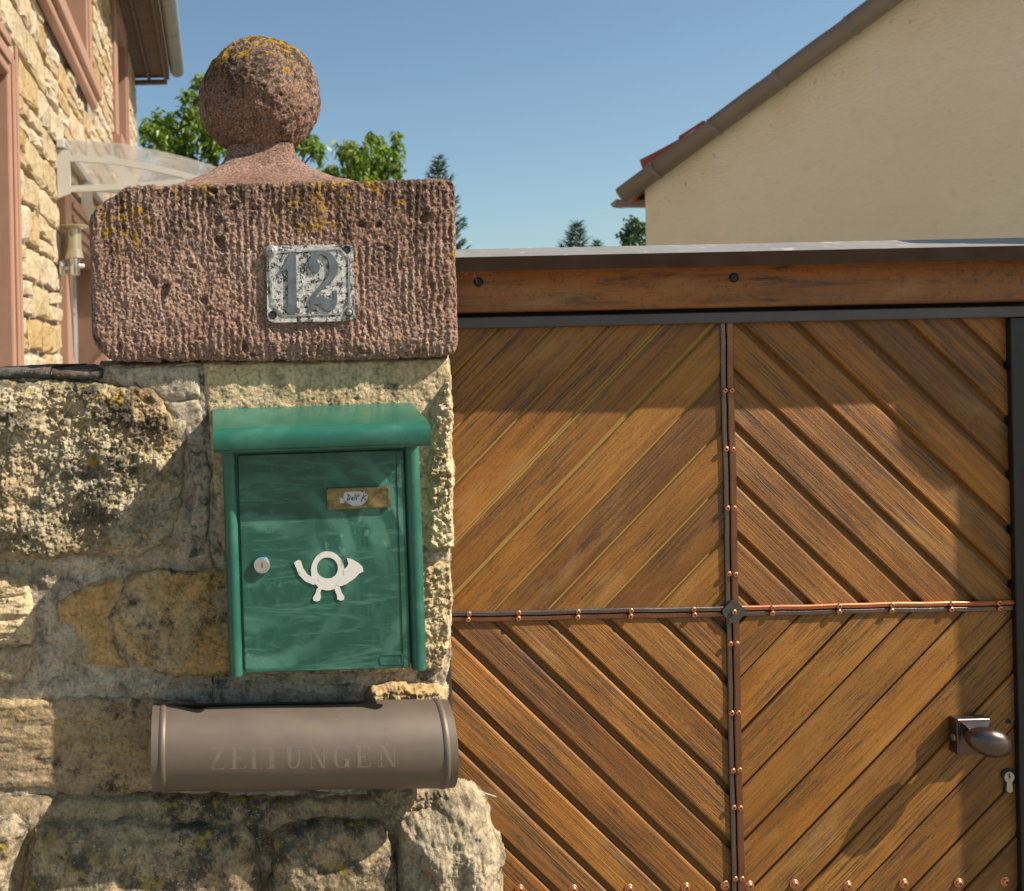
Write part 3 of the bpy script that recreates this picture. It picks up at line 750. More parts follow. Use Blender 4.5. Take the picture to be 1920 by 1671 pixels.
def planks(rect, sg, off, flip=False, gm='groove', thin=False):
    x0, x1, z0, z1 = rect
    t = Vector((S2, 0, sg * S2)); n = Vector((-sg * S2, 0, S2))   # along, across
    h = Vector((0, -1, 0))
    cor = [Vector((x, 0, z)) for x in (x0, x1) for z in (z0, z1)]
    us = [c.dot(n) for c in cor]; ss = [c.dot(t) for c in cor]
    k0 = math.floor((min(us) - off) / PITCH); k1 = math.ceil((max(us) - off) / PITCH)
    for k in range(k0, k1 + 1):
        u0 = off + k * PITCH
        V = []; Fc = []; idx = {}
        def vid(p):
            q = (round(p[0], 5), round(p[1], 5), round(p[2], 5))
            if q not in idx: idx[q] = len(V); V.append(p)
            return idx[q]
        jit = rng.uniform(-.0012, .0010)
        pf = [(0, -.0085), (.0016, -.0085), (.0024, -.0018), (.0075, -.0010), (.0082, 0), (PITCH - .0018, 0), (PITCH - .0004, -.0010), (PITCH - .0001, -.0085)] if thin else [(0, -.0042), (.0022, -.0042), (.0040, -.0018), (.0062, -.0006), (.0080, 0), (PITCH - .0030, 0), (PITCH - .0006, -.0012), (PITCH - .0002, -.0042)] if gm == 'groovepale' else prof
        for (a, ha), (b, hb) in zip(pf[:-1], pf[1:]):
            # strip polygon as (s, u, h, x, z)
            pts = []
            for s_, u_, h_ in ((min(ss) - .1, u0 + a, ha), (max(ss) + .1, u0 + a, ha), (max(ss) + .1, u0 + b, hb), (min(ss) - .1, u0 + b, hb)):
                w = t * s_ + n * u_; pts.append((s_, u_ - u0, h_ + (jit if h_ > -.004 else 0), w.x, w.z))
            for ax, val, g in ((3, x0, True), (3, x1, False), (4, z0, True), (4, z1, False)): pts = clip_axis(pts, ax, val, g)
            pts = [p for i, p in enumerate(pts) if (Vector(p[:2]) - Vector(pts[i - 1][:2])).length > 1e-6]
            if len(pts) < 3: continue
            Fc.append(tuple(vid(p[:3]) for p in pts))
        if not Fc: continue
        # close the ends and sides down to the board's back
        bm = bmesh.new(); vs = [bm.verts.new((p[0], p[1], p[2])) for p in V]
        for f in Fc:
            try: bm.faces.new([vs[i] for i in f])
            except ValueError: pass
        be = [e for e in bm.edges if len(e.link_faces) == 1]
        r = bmesh.ops.extrude_edge_only(bm, edges=be)
        for v in r['geom']:
            if isinstance(v, bmesh.types.BMVert): v.co.z = -.0092
        bmesh.ops.remove_doubles(bm, verts=bm.verts, dist=2e-6)
        bmesh.ops.recalc_face_normals(bm, faces=bm.faces)
        me = bpy.data.meshes.new('plank')
        cs_ = sum(p[0] for p in V) / len(V)
        bmesh.ops.translate(bm, verts=bm.verts, vec=(-cs_, 0, 0))
        # make sure the face looks to +z
        fz = max(bm.faces, key=lambda f: f.calc_area())
        if fz.normal.z < 0: bmesh.ops.reverse_faces(bm, faces=bm.faces)
        for f in bm.faces:
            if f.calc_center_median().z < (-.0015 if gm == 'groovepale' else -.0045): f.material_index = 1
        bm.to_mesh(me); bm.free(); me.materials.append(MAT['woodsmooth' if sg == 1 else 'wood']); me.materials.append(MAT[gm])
        o = new_obj('plank', me, GATE)
        loc = t * cs_ + n * u0 + Vector((0, YG, 0)) - worldloc(GATE)
        R = Matrix((t, n, h)).transposed()
        if R.determinant() < 0: pass
        o.matrix_local = Matrix.Translation(loc) @ R.to_4x4()
rng = random.Random(5)
def offs(pt, sg):
    n = Vector((-sg * S2, 0, S2)); return Vector((pt[0], 0, pt[1])).dot(n)
gap = .006
# measured crossing points of the groove lines with the straps
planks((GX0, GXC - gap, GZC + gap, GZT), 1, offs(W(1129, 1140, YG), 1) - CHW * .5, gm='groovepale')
planks((GXC + gap, GX1, GZC + gap, GZT), -1, offs(W(1513, 1128, YG), -1) - CHW * .5)
planks((GX0, GXC - gap, GZB, GZC - gap), -1, offs(W(1148, 1170, YG), -1) - CHW * .5)
planks((GXC + gap, GX1, GZB, GZC - gap), 1, offs(W(1600, 1155, YG), 1) - .001, thin=True)

# screws: domed head with a cross recess, shared mesh
def screw_mesh(name, r, mat, washer=False):
    bm = bmesh.new(); seg = 20
    prof_ = [(r, 0), (r, r * .18), (r * .92, r * .42), (r * .7, r * .55), (r * .3, r * .6)]
    if washer: prof_ = [(r * 1.45, 0), (r * 1.45, r * .12), (r * 1.0, r * .14)] + [(a * .95, b + r * .12) for a, b in prof_]
    rings = []
    for rr, hh in prof_:
        rings.append([bm.verts.new((rr * math.cos(2 * math.pi * k / seg), -hh, rr * math.sin(2 * math.pi * k / seg))) for k in range(seg)])
    for a, b in zip(rings[:-1], rings[1:]):
        for k in range(seg): bm.faces.new((a[k], a[(k + 1) % seg], b[(k + 1) % seg], b[k]))
    bm.faces.new(rings[-1])
    top = max(hh for _, hh in prof_)
    nf = len(bm.faces)
    for w, l in ((r * .16, r * .5), (r * .5, r * .155)): add_box(bm, -w, w, -top - r * .02 - (.0001 if w < l else 0), -top + r * .1, -l, l)
    bm.faces.ensure_lookup_table()
    bmesh.ops.recalc_face_normals(bm, faces=bm.faces[:nf])
    for f in bm.faces[nf:]: f.material_index = 1
    for f in bm.faces[:nf]: f.smooth = True
    me = bpy.data.meshes.new(name); bm.to_mesh(me); bm.free(); me.materials.append(mat); me.materials.append(MAT['dark'])
    return me
SM = screw_mesh('screw', .0041, MAT['copper']); SML = screw_mesh('screw', .0052, MAT['copper'], True)
def put_screw(px, py, Y, me, parent, name='screw', rot=None):
    p = P(px, py, Y); o = new_obj(name, me, parent, p - worldloc(parent)); o.rotation_euler = (0, rng.uniform(0, 6.28) if rot is None else rot, 0); return o

def strap(name, x0, x1, z0, z1, yb, yf, mat, horizontal):
    """folded bar with a raised middle line"""
    bm = bmesh.new()
    if horizontal:
        n = 40; L = [(x0 + (x1 - x0) * i / n) for i in range(n + 1)]
        ring = lambda x, w: [(x, yb, z0 + w), (x, yf + .0012, z0 + w), (x, yf, z0 + w + .0012), (x, yf, z1 + w - .0012), (x, yf + .0012, z1 + w), (x, yb, z1 + w)]
    else:
        n = 40; L = [(z0 + (z1 - z0) * i / n) for i in range(n + 1)]
        ring = lambda z, w: [(x0 + w, yb, z), (x0 + w, yf + .0012, z), (x0 + w + .0012, yf, z), (x1 + w - .0012, yf, z), (x1 + w, yf + .0012, z), (x1 + w, yb, z)]
    R = random.Random(len(name) * 7 + int(x0 * 1000)); ph = R.uniform(0, 6)
    rings = [[bm.verts.new(p) for p in ring(l, .0005 * math.sin(l * 23 + ph) + .0003 * math.sin(l * 71 + ph))] for l in L]
    for a, b in zip(rings[:-1], rings[1:]):
        for k in range(len(a) - 1): bm.faces.new((a[k], a[k + 1], b[k + 1], b[k]))
    bm.faces.new(rings[0]); bm.faces.new(rings[-1])
    bmesh.ops.recalc_face_normals(bm, faces=bm.faces)
    return bpart(name, bm, mat, GATE)
px2m = 1.56 / F
YS = YG - .0042
XL = W(1366.5, 1145, YS)[0]
strap('vertical_strap', GXC - 11 * px2m, GXC - 2 * px2m, GZB, GZT, YG + .001, YS, MAT['strapgrey'], False)
strap('vertical_strap', GXC + 0 * px2m, GXC + 12 * px2m, GZB, GZT, YG + .001, YS - .001, MAT['strapbrown'], False)
ZH = GZC
strap('horizontal_strap', GX0, GXC - 13 * px2m, ZH + 1 * px2m, ZH + 9.5 * px2m, YG + .0012, YS - .001, MAT['strapgrey'], True)
strap('horizontal_strap', GX0, GXC - 13 * px2m, ZH - 10 * px2m, ZH - 0.5 * px2m, YG + .0012, YS, MAT['strapbrown'], True)
strap('horizontal_strap', GXC + 14 * px2m, GX1, ZH + 1 * px2m, ZH + 9.5 * px2m, YG + .0012, YS - .001, MAT['strapreflect'] if 'strapreflect' in MAT else MAT['strapbrown'], True)
strap('horizontal_strap', GXC + 14 * px2m, GX1, ZH - 10 * px2m, ZH - 0.5 * px2m, YG + .0012, YS, MAT['strapgrey'], True)
YSc = YS - .0011
for y in (733, 842, 954, 1077, 1208, 1338, 1445, 1515, 1647):
    z = W(1370, y, YSc)[1]
    for dx in (-6.5, 6): 
        o = new_obj('screw', SM, GATE, Vector((GXC + dx * px2m, YSc, z + rng.uniform(-.001, .001))) - worldloc(GATE)); o.rotation_euler = (0, rng.uniform(0, 6.28), 0)
for x in (878, 972, 1083, 1182, 1301, 1448, 1573, 1672, 1784, 1874):
    xx = W(x, 1145, YSc)[0]
    for dz in (5.5, -5): 
        o = new_obj('screw', SM, GATE, Vector((xx + rng.uniform(-.0008, .0008), YSc, ZH + dz * px2m)) - worldloc(GATE)); o.rotation_euler = (0, rng.uniform(0, 6.28), 0)
for x, y in ((975, 1668), (1075, 1668), (1180, 1667), (1286, 1664), (1360, 1661), (1405, 1661), (1490, 1658), (1590, 1661), (1695, 1657), (1798, 1656), (1885, 1653)):
    put_screw(x, y, YG - .0005, SML, GATE)
# central diamond plate
r_ = 25.5 * px2m; c_ = 5 * px2m
dia = [(0 + GXC - c_, GZC + r_ - c_), (GXC + c_, GZC + r_ - c_), (GXC + r_ - c_, GZC + c_), (GXC + r_ - c_, GZC - c_), (GXC + c_, GZC - r_ + c_), (GXC - c_, GZC - r_ + c_), (GXC - r_ + c_, GZC - c_), (GXC - r_ + c_, GZC + c_)]
prism('centre_plate', dia, YSc - .0030, YSc + .003, MAT['platemetal'], GATE)
o = new_obj('screw', SM, GATE, Vector((GXC, YSc - .0035, GZC)) - worldloc(GATE))
# frame bars, beam and sheet cap
zb0 = W(1370, 606, .045)[1]; zb1 = W(1370, 584, .045)[1]
xr = W(1897, 1130, YG)[0]
box('frame_bar', GX0, xr + .035, YG - .012, YG + .012, zb0, zb1, MAT['framebar'], GATE, .0018)
box('frame_post', xr, xr + .045, YG - .009, YG + .012, GZB, zb0 - .0005, MAT['blackmetal'], GATE, .0018)
box('frame_post', GX0 - .05, W(847, 1280, YG - .01)[0], YG - .012, YG + .012, GZB, zb0 - .0005, MAT['framebar'], GATE, .0018)
box('kick_board', GX0, GX1, YG - .02, YG + .02, .05, GZB, MAT['wood'], GATE, .003)
ZT0 = W(1370, 576, .03)[1]; ZT1 = W(1370, 500, .03)[1]
XR = xr + .10
bm_ = box('beam', GX0, XR, .028, YG + .05, ZT0, ZT1 + .01, MAT['beamwood'], GATE, .003)
zc0 = W(1370, 499, -.018)[1]; zc1 = W(1370, 472, -.018)[1]
XC0 = .345
prof_c = [(-.018, zc0), (-.018, zc1), (.10, zc1 + .0235), (.11, zc1 - .01), (.11, zc0), (.105, zc0), (.104, zc1 - .012), (.10, zc1 + .02), (-.0165, zc1 - .003), (-.0165, zc0)]
V = [(x, y, z) for x in (XC0, XR + .02) for y, z in prof_c]; n_ = len(prof_c)
Fc = [(i, (i + 1) % n_, n_ + (i + 1) % n_, n_ + i) for i in range(n_)] + [tuple(range(n_)), tuple(range(n_, 2 * n_))[::-1]]
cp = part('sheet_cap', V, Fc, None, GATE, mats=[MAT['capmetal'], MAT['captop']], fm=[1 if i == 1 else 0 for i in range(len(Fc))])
bm = bmesh.new(); bm.from_mesh(cp.data); bmesh.ops.recalc_face_normals(bm, faces=bm.faces); bm.to_mesh(cp.data); bm.free()
box('cap_batten', XC0 + .02, XR, -.012, .10, zc0 + .003, zc1 - .004, MAT['beamwood'], GATE, .002)
BOLT = None
for x, y in ((897, 529), (1376, 521)):
    p = P(x, y, .028)
    b = lathe('bolt_head', [(.0072, 0), (.0072, .001), (.0066, .0014), (.0056, .0004), (.005, .0012), (.002, .0012)], p, MAT['blackmetal'], GATE, 'Y', 20)
    s_ = box('slot', p.x - .004, p.x + .004, p.y - .0018, p.y - .0008, p.z - .0007, p.z + .0007, MAT['dark'], b)

# cobweb threads in the corner by the capstone
MAT['web'] = plain('cobweb', (.6, .58, .54), .6)
wv, wf = [], []
wr = random.Random(3)
def thread(a, b, sag):
    p0, p1 = P(*a, YG - .075), P(*b, YG - .072)
    pts = [p0.lerp(p1, t / 6) - Vector((0, 0, sag * math.sin(math.pi * t / 6))) for t in range(7)]
    v, f = tube(None, pts, wr.uniform(.00008, .00016), None, seg=4); k = len(wv); wv.extend(v); wf.extend([tuple(i_ + k for i_ in q_) for q_ in f])
for a, b in (((862, 492), (905, 488)), ((862, 512), (900, 494)), ((864, 486), (895, 508)), ((868, 500), (925, 494)), ((880, 484), (895, 530)), ((862, 522), (885, 500)), ((866, 500), (905, 498)), ((890, 500), (930, 490)), ((872, 516), (890, 488)), ((862, 498), (915, 512)), ((875, 495), (930, 507))): thread(a, b, .002)
tag(part('cobweb', wv, wf, MAT['web'], GATE), kind='stuff')

# knob
kx0, kz1 = W(1793, 1347, YG - .017); kx1, kz0 = W(1860, 1415, YG - .017)
KN = box('knob_plate', kx0 - .0005, kx1 - .002, YG - .019, YG - .0002, kz0 + .001, kz1 - .001, MAT['bronze'], GATE, .0022, 3)
kc = Vector(((kx0 + kx1) / 2 + .002, YG - .02, (kz0 + kz1) / 2))
# raised pyramid of the plate
V = [(kc.x - .024, YG - .0190, kc.z - .024), (kc.x + .022, YG - .0190, kc.z - .024), (kc.x + .022, YG - .0190, kc.z + .024), (kc.x - .024, YG - .0190, kc.z + .024),
     (kc.x - .006, YG - .027, kc.z - .006), (kc.x + .008, YG - .027, kc.z - .006), (kc.x + .008, YG - .027, kc.z + .006), (kc.x - .006, YG - .027, kc.z + .006)]
part('pyramid', V, [(0, 1, 5, 4), (1, 2, 6, 5), (2, 3, 7, 6), (3, 0, 4, 7), (4, 5, 6, 7)], MAT['bronze'], KN)
lathe('knob_neck', [(.011, 0), (.0085, .008), (.009, .016)], (kc.x + .002, YG - .024, kc.z), MAT['bronze'], KN)
V = []; Fc = []
R_ = Matrix.Rotation(math.radians(14), 4, 'Y')
ec = Vector((W(1852, 1391, YG - .050)[0], YG - .050, W(1852, 1391, YG - .050)[1]))
for i in range(25):
    a = math.pi * i / 24
    for k in range(32):
        b = 2 * math.pi * k / 32
        rr = math.sin(a); q = Vector((-math.cos(a) * .0285, rr * math.cos(b) * .0190, rr * math.sin(b) * .0215))
        q.z *= 1 + .10 * (-math.cos(a)); q.y += -.0 
        q = R_ @ q; q += Vector((0, -q.x * .18, 0)); V.append(tuple(ec + q))
for i in range(24):
    for k in range(32): Fc.append((i * 32 + k, i * 32 + (k + 1) % 32, (i + 1) * 32 + (k + 1) % 32, (i + 1) * 32 + k))
part('door_knob', V, Fc, MAT['bronze'], GATE, True)
lathe('grub_screw', [(.0055, 0), (.0055, .0006), (.004, .0016), (.001, .0014)], (kx0 - .0004, YG - .010, kc.z - .003), MAT['brassold'], KN, 'X', 14)
# lock cylinder and screw holes
lp = P(1889, 1453, YG - .0005)
bm = bmesh.new(); pts = [(.0098 * math.cos(a), .0098 * math.sin(a)) for a in [math.radians(t) for t in range(-60, 241, 15)]]
pts = [(lp.x + x, lp.z + z) for x, z in pts] + [(lp.x - .0062, lp.z - .024), (lp.x - .003, lp.z - .027), (lp.x + .003, lp.z - .027), (lp.x + .0062, lp.z - .024)]
ko = prism('keyhole_recess', pts, YG - .0015, YG + .004, MAT['dark'], GATE)
pts2 = [(lp.x + (x - lp.x) * .78, lp.z - .004 + (z - lp.z) * .86) for x, z in pts]
pts2 = [(x + .0003, z + .0015) for x, z in pts2]
prism('lock_cylinder', pts2, YG - .004, YG - .0005, MAT['brassold'], ko)
prism('key_slot', [(lp.x - .001, lp.z + .004), (lp.x + .0012, lp.z + .003), (lp.x + .0002, lp.z + .0005), (lp.x + .002, lp.z - .002), (lp.x + .001, lp.z - .005), (lp.x - .001, lp.z - .001)], YG - .0044, YG - .0039, MAT['dark'], ko)
for x, y in ((1890, 1352), (1888, 1410)):
    p = P(x, y, YG); lathe('screw_hole', [(.0042, 0), (.0042, .0012), (.001, .0013)], p, MAT['dark'], GATE, seg=14)

# ------------------------------------------------------------------ assumed pillar on the right, out of view, added to shade the gate's edge
RP = thing('shade_pillar', 'unseen stone pillar added beyond the right end of the gate to shade it', 'pillar', (1.85, -.02, 0))
box('shaft', 1.540, 2.1, -.09, .05, 0, 1.845, MAT['cream'], RP, .006)
cx0, cx1, cz0, cz1 = 1.519, 2.12, 1.846, 2.20
poly = [(cx0, cz1), (cx0, cz0 + .085), (cx0 + .008, cz0 + .055), (cx0 + .047, cz0 + .012), (cx0 + .067, cz0), (cx1, cz0), (cx1, cz1)]  # cut corner shaped to give the slanting edge of the cast shade
prism('capstone', poly, -.114, .07, MAT['redtall'], RP)
box('jamb', XR + .025, 1.539, .03, .30, 0, 1.62, MAT['mortar'], RP, .006)
# ------------------------------------------------------------------ heightfield stones
def grid_faces(nx, nz, keep):
    i = np.arange(nz - 1)[:, None] * nx + np.arange(nx - 1)[None, :]
    k = keep[:-1, :-1] & keep[1:, :-1] & keep[:-1, 1:] & keep[1:, 1:]
    i = i[k]; return np.stack([i, i + 1, i + 1 + nx, i + nx], 1)
def hstone(name, poly_px, mat, parent, Y0=0.0, h=.012, rnd_=.02, big=.004, mid=.002, fine=.0006, seed=0, res=.0016, edge=.005, kind='lump', tilt=(0, 0), label=None, skirt=.03):
    poly = [W(x, y, Y0) for x, y in poly_px]
    P_ = np.array(poly); lo = P_.min(0) - .012; hi = P_.max(0) + .012
    xs_ = np.arange(lo[0], hi[0], res); zs_ = np.arange(lo[1], hi[1], res)
    X, Z = np.meshgrid(xs_, zs_); s = seed * 3.17
    wob = fbm(X, s, Z, .045, 3, seed) * edge * 1.6 + fbm(X, s, Z, .010, 3, seed + 5) * edge * .5
    d = sdf(X, Z, poly) + wob
    t = np.clip(d / rnd_, 0, 1); H = h * np.sqrt(np.clip(1 - (1 - t) ** 2, 0, 1))
    a = sstep(0, rnd_ * .6, d)
    H += a * big * fbm(X, s, Z, .07, 3, seed + 1) * 1.2
    if kind == 'rough':      # hacked ochre block: slanting broken ridges
        u = X * .80 + Z * .60; v = -X * .60 + Z * .80
        H += a * mid * 2.6 * ridged(u * .35, s, v, .040, 4, seed + 2, .6) - a * mid * 1.2
        H += a * mid * 2.0 * fbm(X, s, Z, .009, 4, seed + 9, .7)
    elif kind == 'strata':
        H += a * mid * 1.8 * fbm(X * .18, s, Z, .012, 4, seed + 2, .6)
    elif kind == 'vert':
        H += a * mid * 2.2 * ridged(X, s, Z * .22, .030, 4, seed + 2, .55) - a * mid
    else:
        H += a * mid * 1.6 * fbm(X, s, Z, .022, 4, seed + 2, .55)
    cr = np.abs(fbm(X, s, Z, .09, 4, seed + 21)); ck = sstep(.012, .0, cr) * sstep(.0, .25, fbm(X, s, Z, .12, 2, seed + 33))
    H -= a * ck * .0035
    H += a * fine * 1.8 * fbm(X, s, Z, .0045, 2, seed + 3)
    pit = pn(X / .009, s, Z / .009, seed + 7); H -= a * sstep(.42, .62, pit) * .0022
    H += a * ((X - X.mean()) * tilt[0] + (Z - Z.mean()) * tilt[1])
    H = np.where(d < 0, np.maximum(-skirt, d * 4.0), H)
    Y = Y0 - H
    keep = d > -skirt / 4.0 - res * 1.5
    f = grid_faces(len(xs_), len(zs_), keep)
    used = np.unique(f); rm = -np.ones(X.size, int); rm[used] = np.arange(len(used))
    V = np.stack([X.ravel(), Y.ravel(), Z.ravel()], 1)[used]
    o = part(name, V, rm[f], mat, parent, True)
    if label: o['label'] = label
    return o

# ------------------------------------------------------------------ rubble garden wall (left) and gate pillar
pcx = .088
PIL = thing('gate_pillar', 'stone gate pillar with red sandstone cap and ball, carrying the green mailbox', 'pillar', (pcx + .05, .24, 0))
WALL = thing('garden_wall', 'old rubble stone garden wall running left from the gate pillar', 'wall', (-.35, .2, 0))
xs0 = W(386, 1000, 0)[0]; xr0 = W(838, 1000, 0)[0]
box('core', xs0 + .0, xr0 - .006, .022, .47, 0, 1.60, MAT['mortar'], PIL)
box('core', -1.0 + .12, xs0 - .001, .024, .40, 0, W(100, 712, .03)[1], MAT['mortar'], WALL)
def msheet(parent, poly_px, seed, Y0=.006, label=None, depth=.006):
    return hstone('mortar', poly_px, MAT['mortar'], parent, Y0, .005, .006, depth, .0028, .0006, seed, .0019, .002, 'lump', skirt=.02, label=label)
msheet(WALL, [(-25, 704), (188, 704), (190, 684), (390, 681), (400, 1100), (400, 1520), (390, 1530), (-25, 1530)], 41)
msheet(PIL, [(378, 676), (840, 670), (843, 1255), (832, 1285), (836, 1540), (400, 1545), (395, 1100)], 42, depth=.003)
# upper big stones
hstone('stone', [(-30, 709), (178, 710), (292, 732), (338, 800), (345, 850), (340, 960), (322, 1005), (262, 1046), (150, 1040), (100, 1048), (-30, 1048)], MAT['ochre'], WALL, 0, .018, .03, .012, .0024, .0012, 1, .0014, .006, 'rough', (-.05, 0), label='big hacked ochre block below the wall top')
hstone('stone', [(-30, 1076), (42, 1082), (66, 1130), (64, 1180), (58, 1205), (-30, 1212)], MAT['cream'], WALL, 0, .018, .02, .005, .003, .0006, 2, .0015, .004, 'strata')
hstone('stone', [(-30, 1216), (60, 1212), (58, 1250), (40, 1276), (-30, 1280)], MAT['grey'], WALL, 0, .014, .02, .004, .0016, .0006, 3, .0018, .004, 'lump')
hstone('stone', [(108, 1132), (170, 1092), (232, 1082), (225, 1120), (202, 1160), (215, 1205), (248, 1255), (160, 1240), (140, 1180), (110, 1165)], MAT['orange'], WALL, 0, .006, .008, .002, .0010, .0004, 4, .0018, .004)
hstone('stone', [(236, 1080), (300, 1066), (380, 1072), (432, 1066), (440, 1180), (436, 1262), (330, 1268), (256, 1250), (220, 1200), (206, 1160), (228, 1120)], MAT['orange'], WALL, 0, .011, .012, .003, .0013, .0005, 5, .0016, .004)
hstone('stone', [(-30, 1316), (120, 1306), (240, 1312), (360, 1318), (420, 1318), (420, 1476), (300, 1484), (190, 1496), (70, 1478), (-30, 1476)], MAT['grey'], WALL, 0, .006, .012, .003, .0010, .0004, 6, .0018, .004, 'strata')
hstone('stone', [(206, 688), (374, 684), (376, 742), (344, 752), (304, 748), (236, 726), (212, 712)], MAT['mortar'], WALL, 0, .006, .01, .003, .0012, .0004, 7, .0018, .003)
hstone('stone', [(352, 850), (388, 846), (398, 905), (385, 1040), (352, 1048), (356, 1000), (362, 930)], MAT['mortar'], WALL, 0, .006, .008, .003, .0012, .0004, 8, .0018, .003)
hstone('stone', [(300, 752), (372, 750), (386, 836), (356, 838), (340, 800)], MAT['mortar'], WALL, 0, .005, .007, .002, .0012, .0004, 18, .0018, .003)
# dark crusted coping on the wall
for k, (a, b) in enumerate(((-30, 96), (97, 192))):
    x0, z0 = W(a, 712, -.008); x1, z1 = W(b, 696, -.008)
    cx = np.linspace(x0, x1, 70); Vc = []; prf = [(.42, .0), (-.004, .0), (-.012, .004), (-.012, .011), (-.004, .0155), (.12, .018), (.42, .018)]
    for x in cx:
        for (yy, zz) in prf:
            nn = float(fbm(x, yy, zz, .02, 3, 60)) * .004 + float(fbm(x, yy * .3, 0, .08, 2, 61)) * .004
            Vc.append((x, yy + nn * (yy < .1), z0 + zz + nn * (zz > .002)))
    n_ = len(prf); Fc = [(i * n_ + j, i * n_ + j + 1, (i + 1) * n_ + j + 1, (i + 1) * n_ + j) for i in range(69) for j in range(n_ - 1)] + [tuple(range(n_)), tuple(69 * n_ + j for j in range(n_))[::-1]]
    part('coping_slab', Vc, Fc, MAT['slate'], WALL, True)
# quoins of the pillar
hstone('stone', [(382, 682), (560, 680), (700, 677), (840, 674), (845, 760), (848, 900), (843, 1020), (700, 1030), (420, 1034), (400, 900), (392, 780)], MAT['cream'], PIL, 0, .0035, .006, .0016, .0012, .0006, 11, .0015, .002, 'lump')
hstone('stone', [(806, 760), (838, 720), (846, 770), (849, 900), (846, 1022), (800, 1024), (798, 900)], MAT['cream'], PIL, -.002, .008, .012, .005, .0035, .0008, 31, .0014, .005, 'rough')
hstone('stone', [(430, 1060), (700, 1058), (842, 1052), (846, 1140), (842, 1215), (832, 1254), (700, 1262), (440, 1264)], MAT['cream'], PIL, 0, .005, .008, .003, .0024, .0007, 12, .0015, .003, 'rough')
hstone('stone', [(690, 1286), (760, 1280), (826, 1284), (836, 1300), (836, 1330), (690, 1330)], MAT['orange'], PIL, 0, .012, .010, .004, .0022, .0007, 13, .0015, .004, 'rough')
hstone('stone', [(460, 1276), (680, 1284), (682, 1325), (460, 1325)], MAT['mortar'], PIL, 0, .004, .008, .003, .0014, .0005, 14, .0018, .003)
hstone('stone', [(425, 1335), (835, 1335), (836, 1440), (425, 1445)], MAT['grey'], PIL, 0, .004, .008, .003, .0016, .0005, 15, .0022, .003)
hstone('stone', [(695, 1482), (720, 1470), (846, 1466), (848, 1500), (838, 1524), (760, 1534), (712, 1524)], MAT['base'], PIL, -.006, .013, .014, .004, .0026, .0007, 16, .0015, .004, 'rough')
hstone('stone', [(425, 1482), (690, 1482), (700, 1528), (600, 1536), (430, 1530)], MAT['mortar'], PIL, 0, .004, .006, .004, .0024, .0006, 17, .0018, .003)
# projecting plinth course below
zpl = 1640
hstone('plinth_stone', [(66, 1552), (180, 1540), (330, 1550), (452, 1548), (476, 1580), (486, 1640), (492, 1720), (40, 1720), (44, 1640)], MAT['moss'], WALL, -.030, .022, .04, .008, .0020, .0005, 21, .0018, .004, 'lump', (0, -.05))
hstone('plinth_stone', [(-30, 1536), (30, 1538), (50, 1552), (36, 1600), (22, 1650), (12, 1720), (-30, 1720)], MAT['base'], WALL, -.030, .024, .03, .008, .0030, .0006, 22, .0016, .004, 'lump')
hstone('plinth_stone', [(516, 1570), (560, 1548), (640, 1546), (712, 1550), (738, 1580), (742, 1640), (742, 1720), (506, 1720), (510, 1640)], MAT['moss'], PIL, -.034, .026, .04, .008, .0026, .0007, 23, .0016, .004, 'lump')
hstone('plinth_stone', [(742, 1590), (752, 1546), (800, 1520), (846, 1490), (876, 1486), (906, 1512), (926, 1560), (944, 1604), (948, 1660), (952, 1760), (744, 1760), (740, 1680)], MAT['base'], PIL, -.030, .052, .075, .012, .0030, .0008, 24, .0015, .006, 'vert')
hstone('mortar', [(-30, 1504), (300, 1500), (700, 1500), (760, 1530), (760, 1760), (-30, 1760)], MAT['moss'], WALL, -.014, .010, .05, .006, .0028, .0006, 25, .002, .004, 'lump', skirt=.035)
x0p = W(946, 1660, -.02)[0]; zt_ = W(600, 1560, -.02)[1]
box('plinth_core', xs0 + .001, x0p - .035, -.010, .50, 0, zt_ - .02, MAT['mortar'], PIL)
box('plinth_core', -.90, xs0, -.010, .44, 0, zt_ - .02, MAT['mortar'], WALL)
# lower stones out of frame, coarse, so the wall continues to the ground
zb = W(500, 1730, -.03)[1]
for (a, b, c, d, par, m_) in ((-.88, -.42, .42, zb - .01, WALL, 'moss'), (-.40, 0, .40, zb - .012, WALL, 'base'), (.01, .40, .38, zb - .01, PIL, 'base'), (-.88, -.5, .03, .41, WALL, 'base'), (-.49, 0, .03, .39, WALL, 'moss'), (.01, .40, .02, .37, PIL, 'moss')):
    box('plinth_stone', a, b, -.045, -.012, c, d, MAT[m_], par, .012, 3)

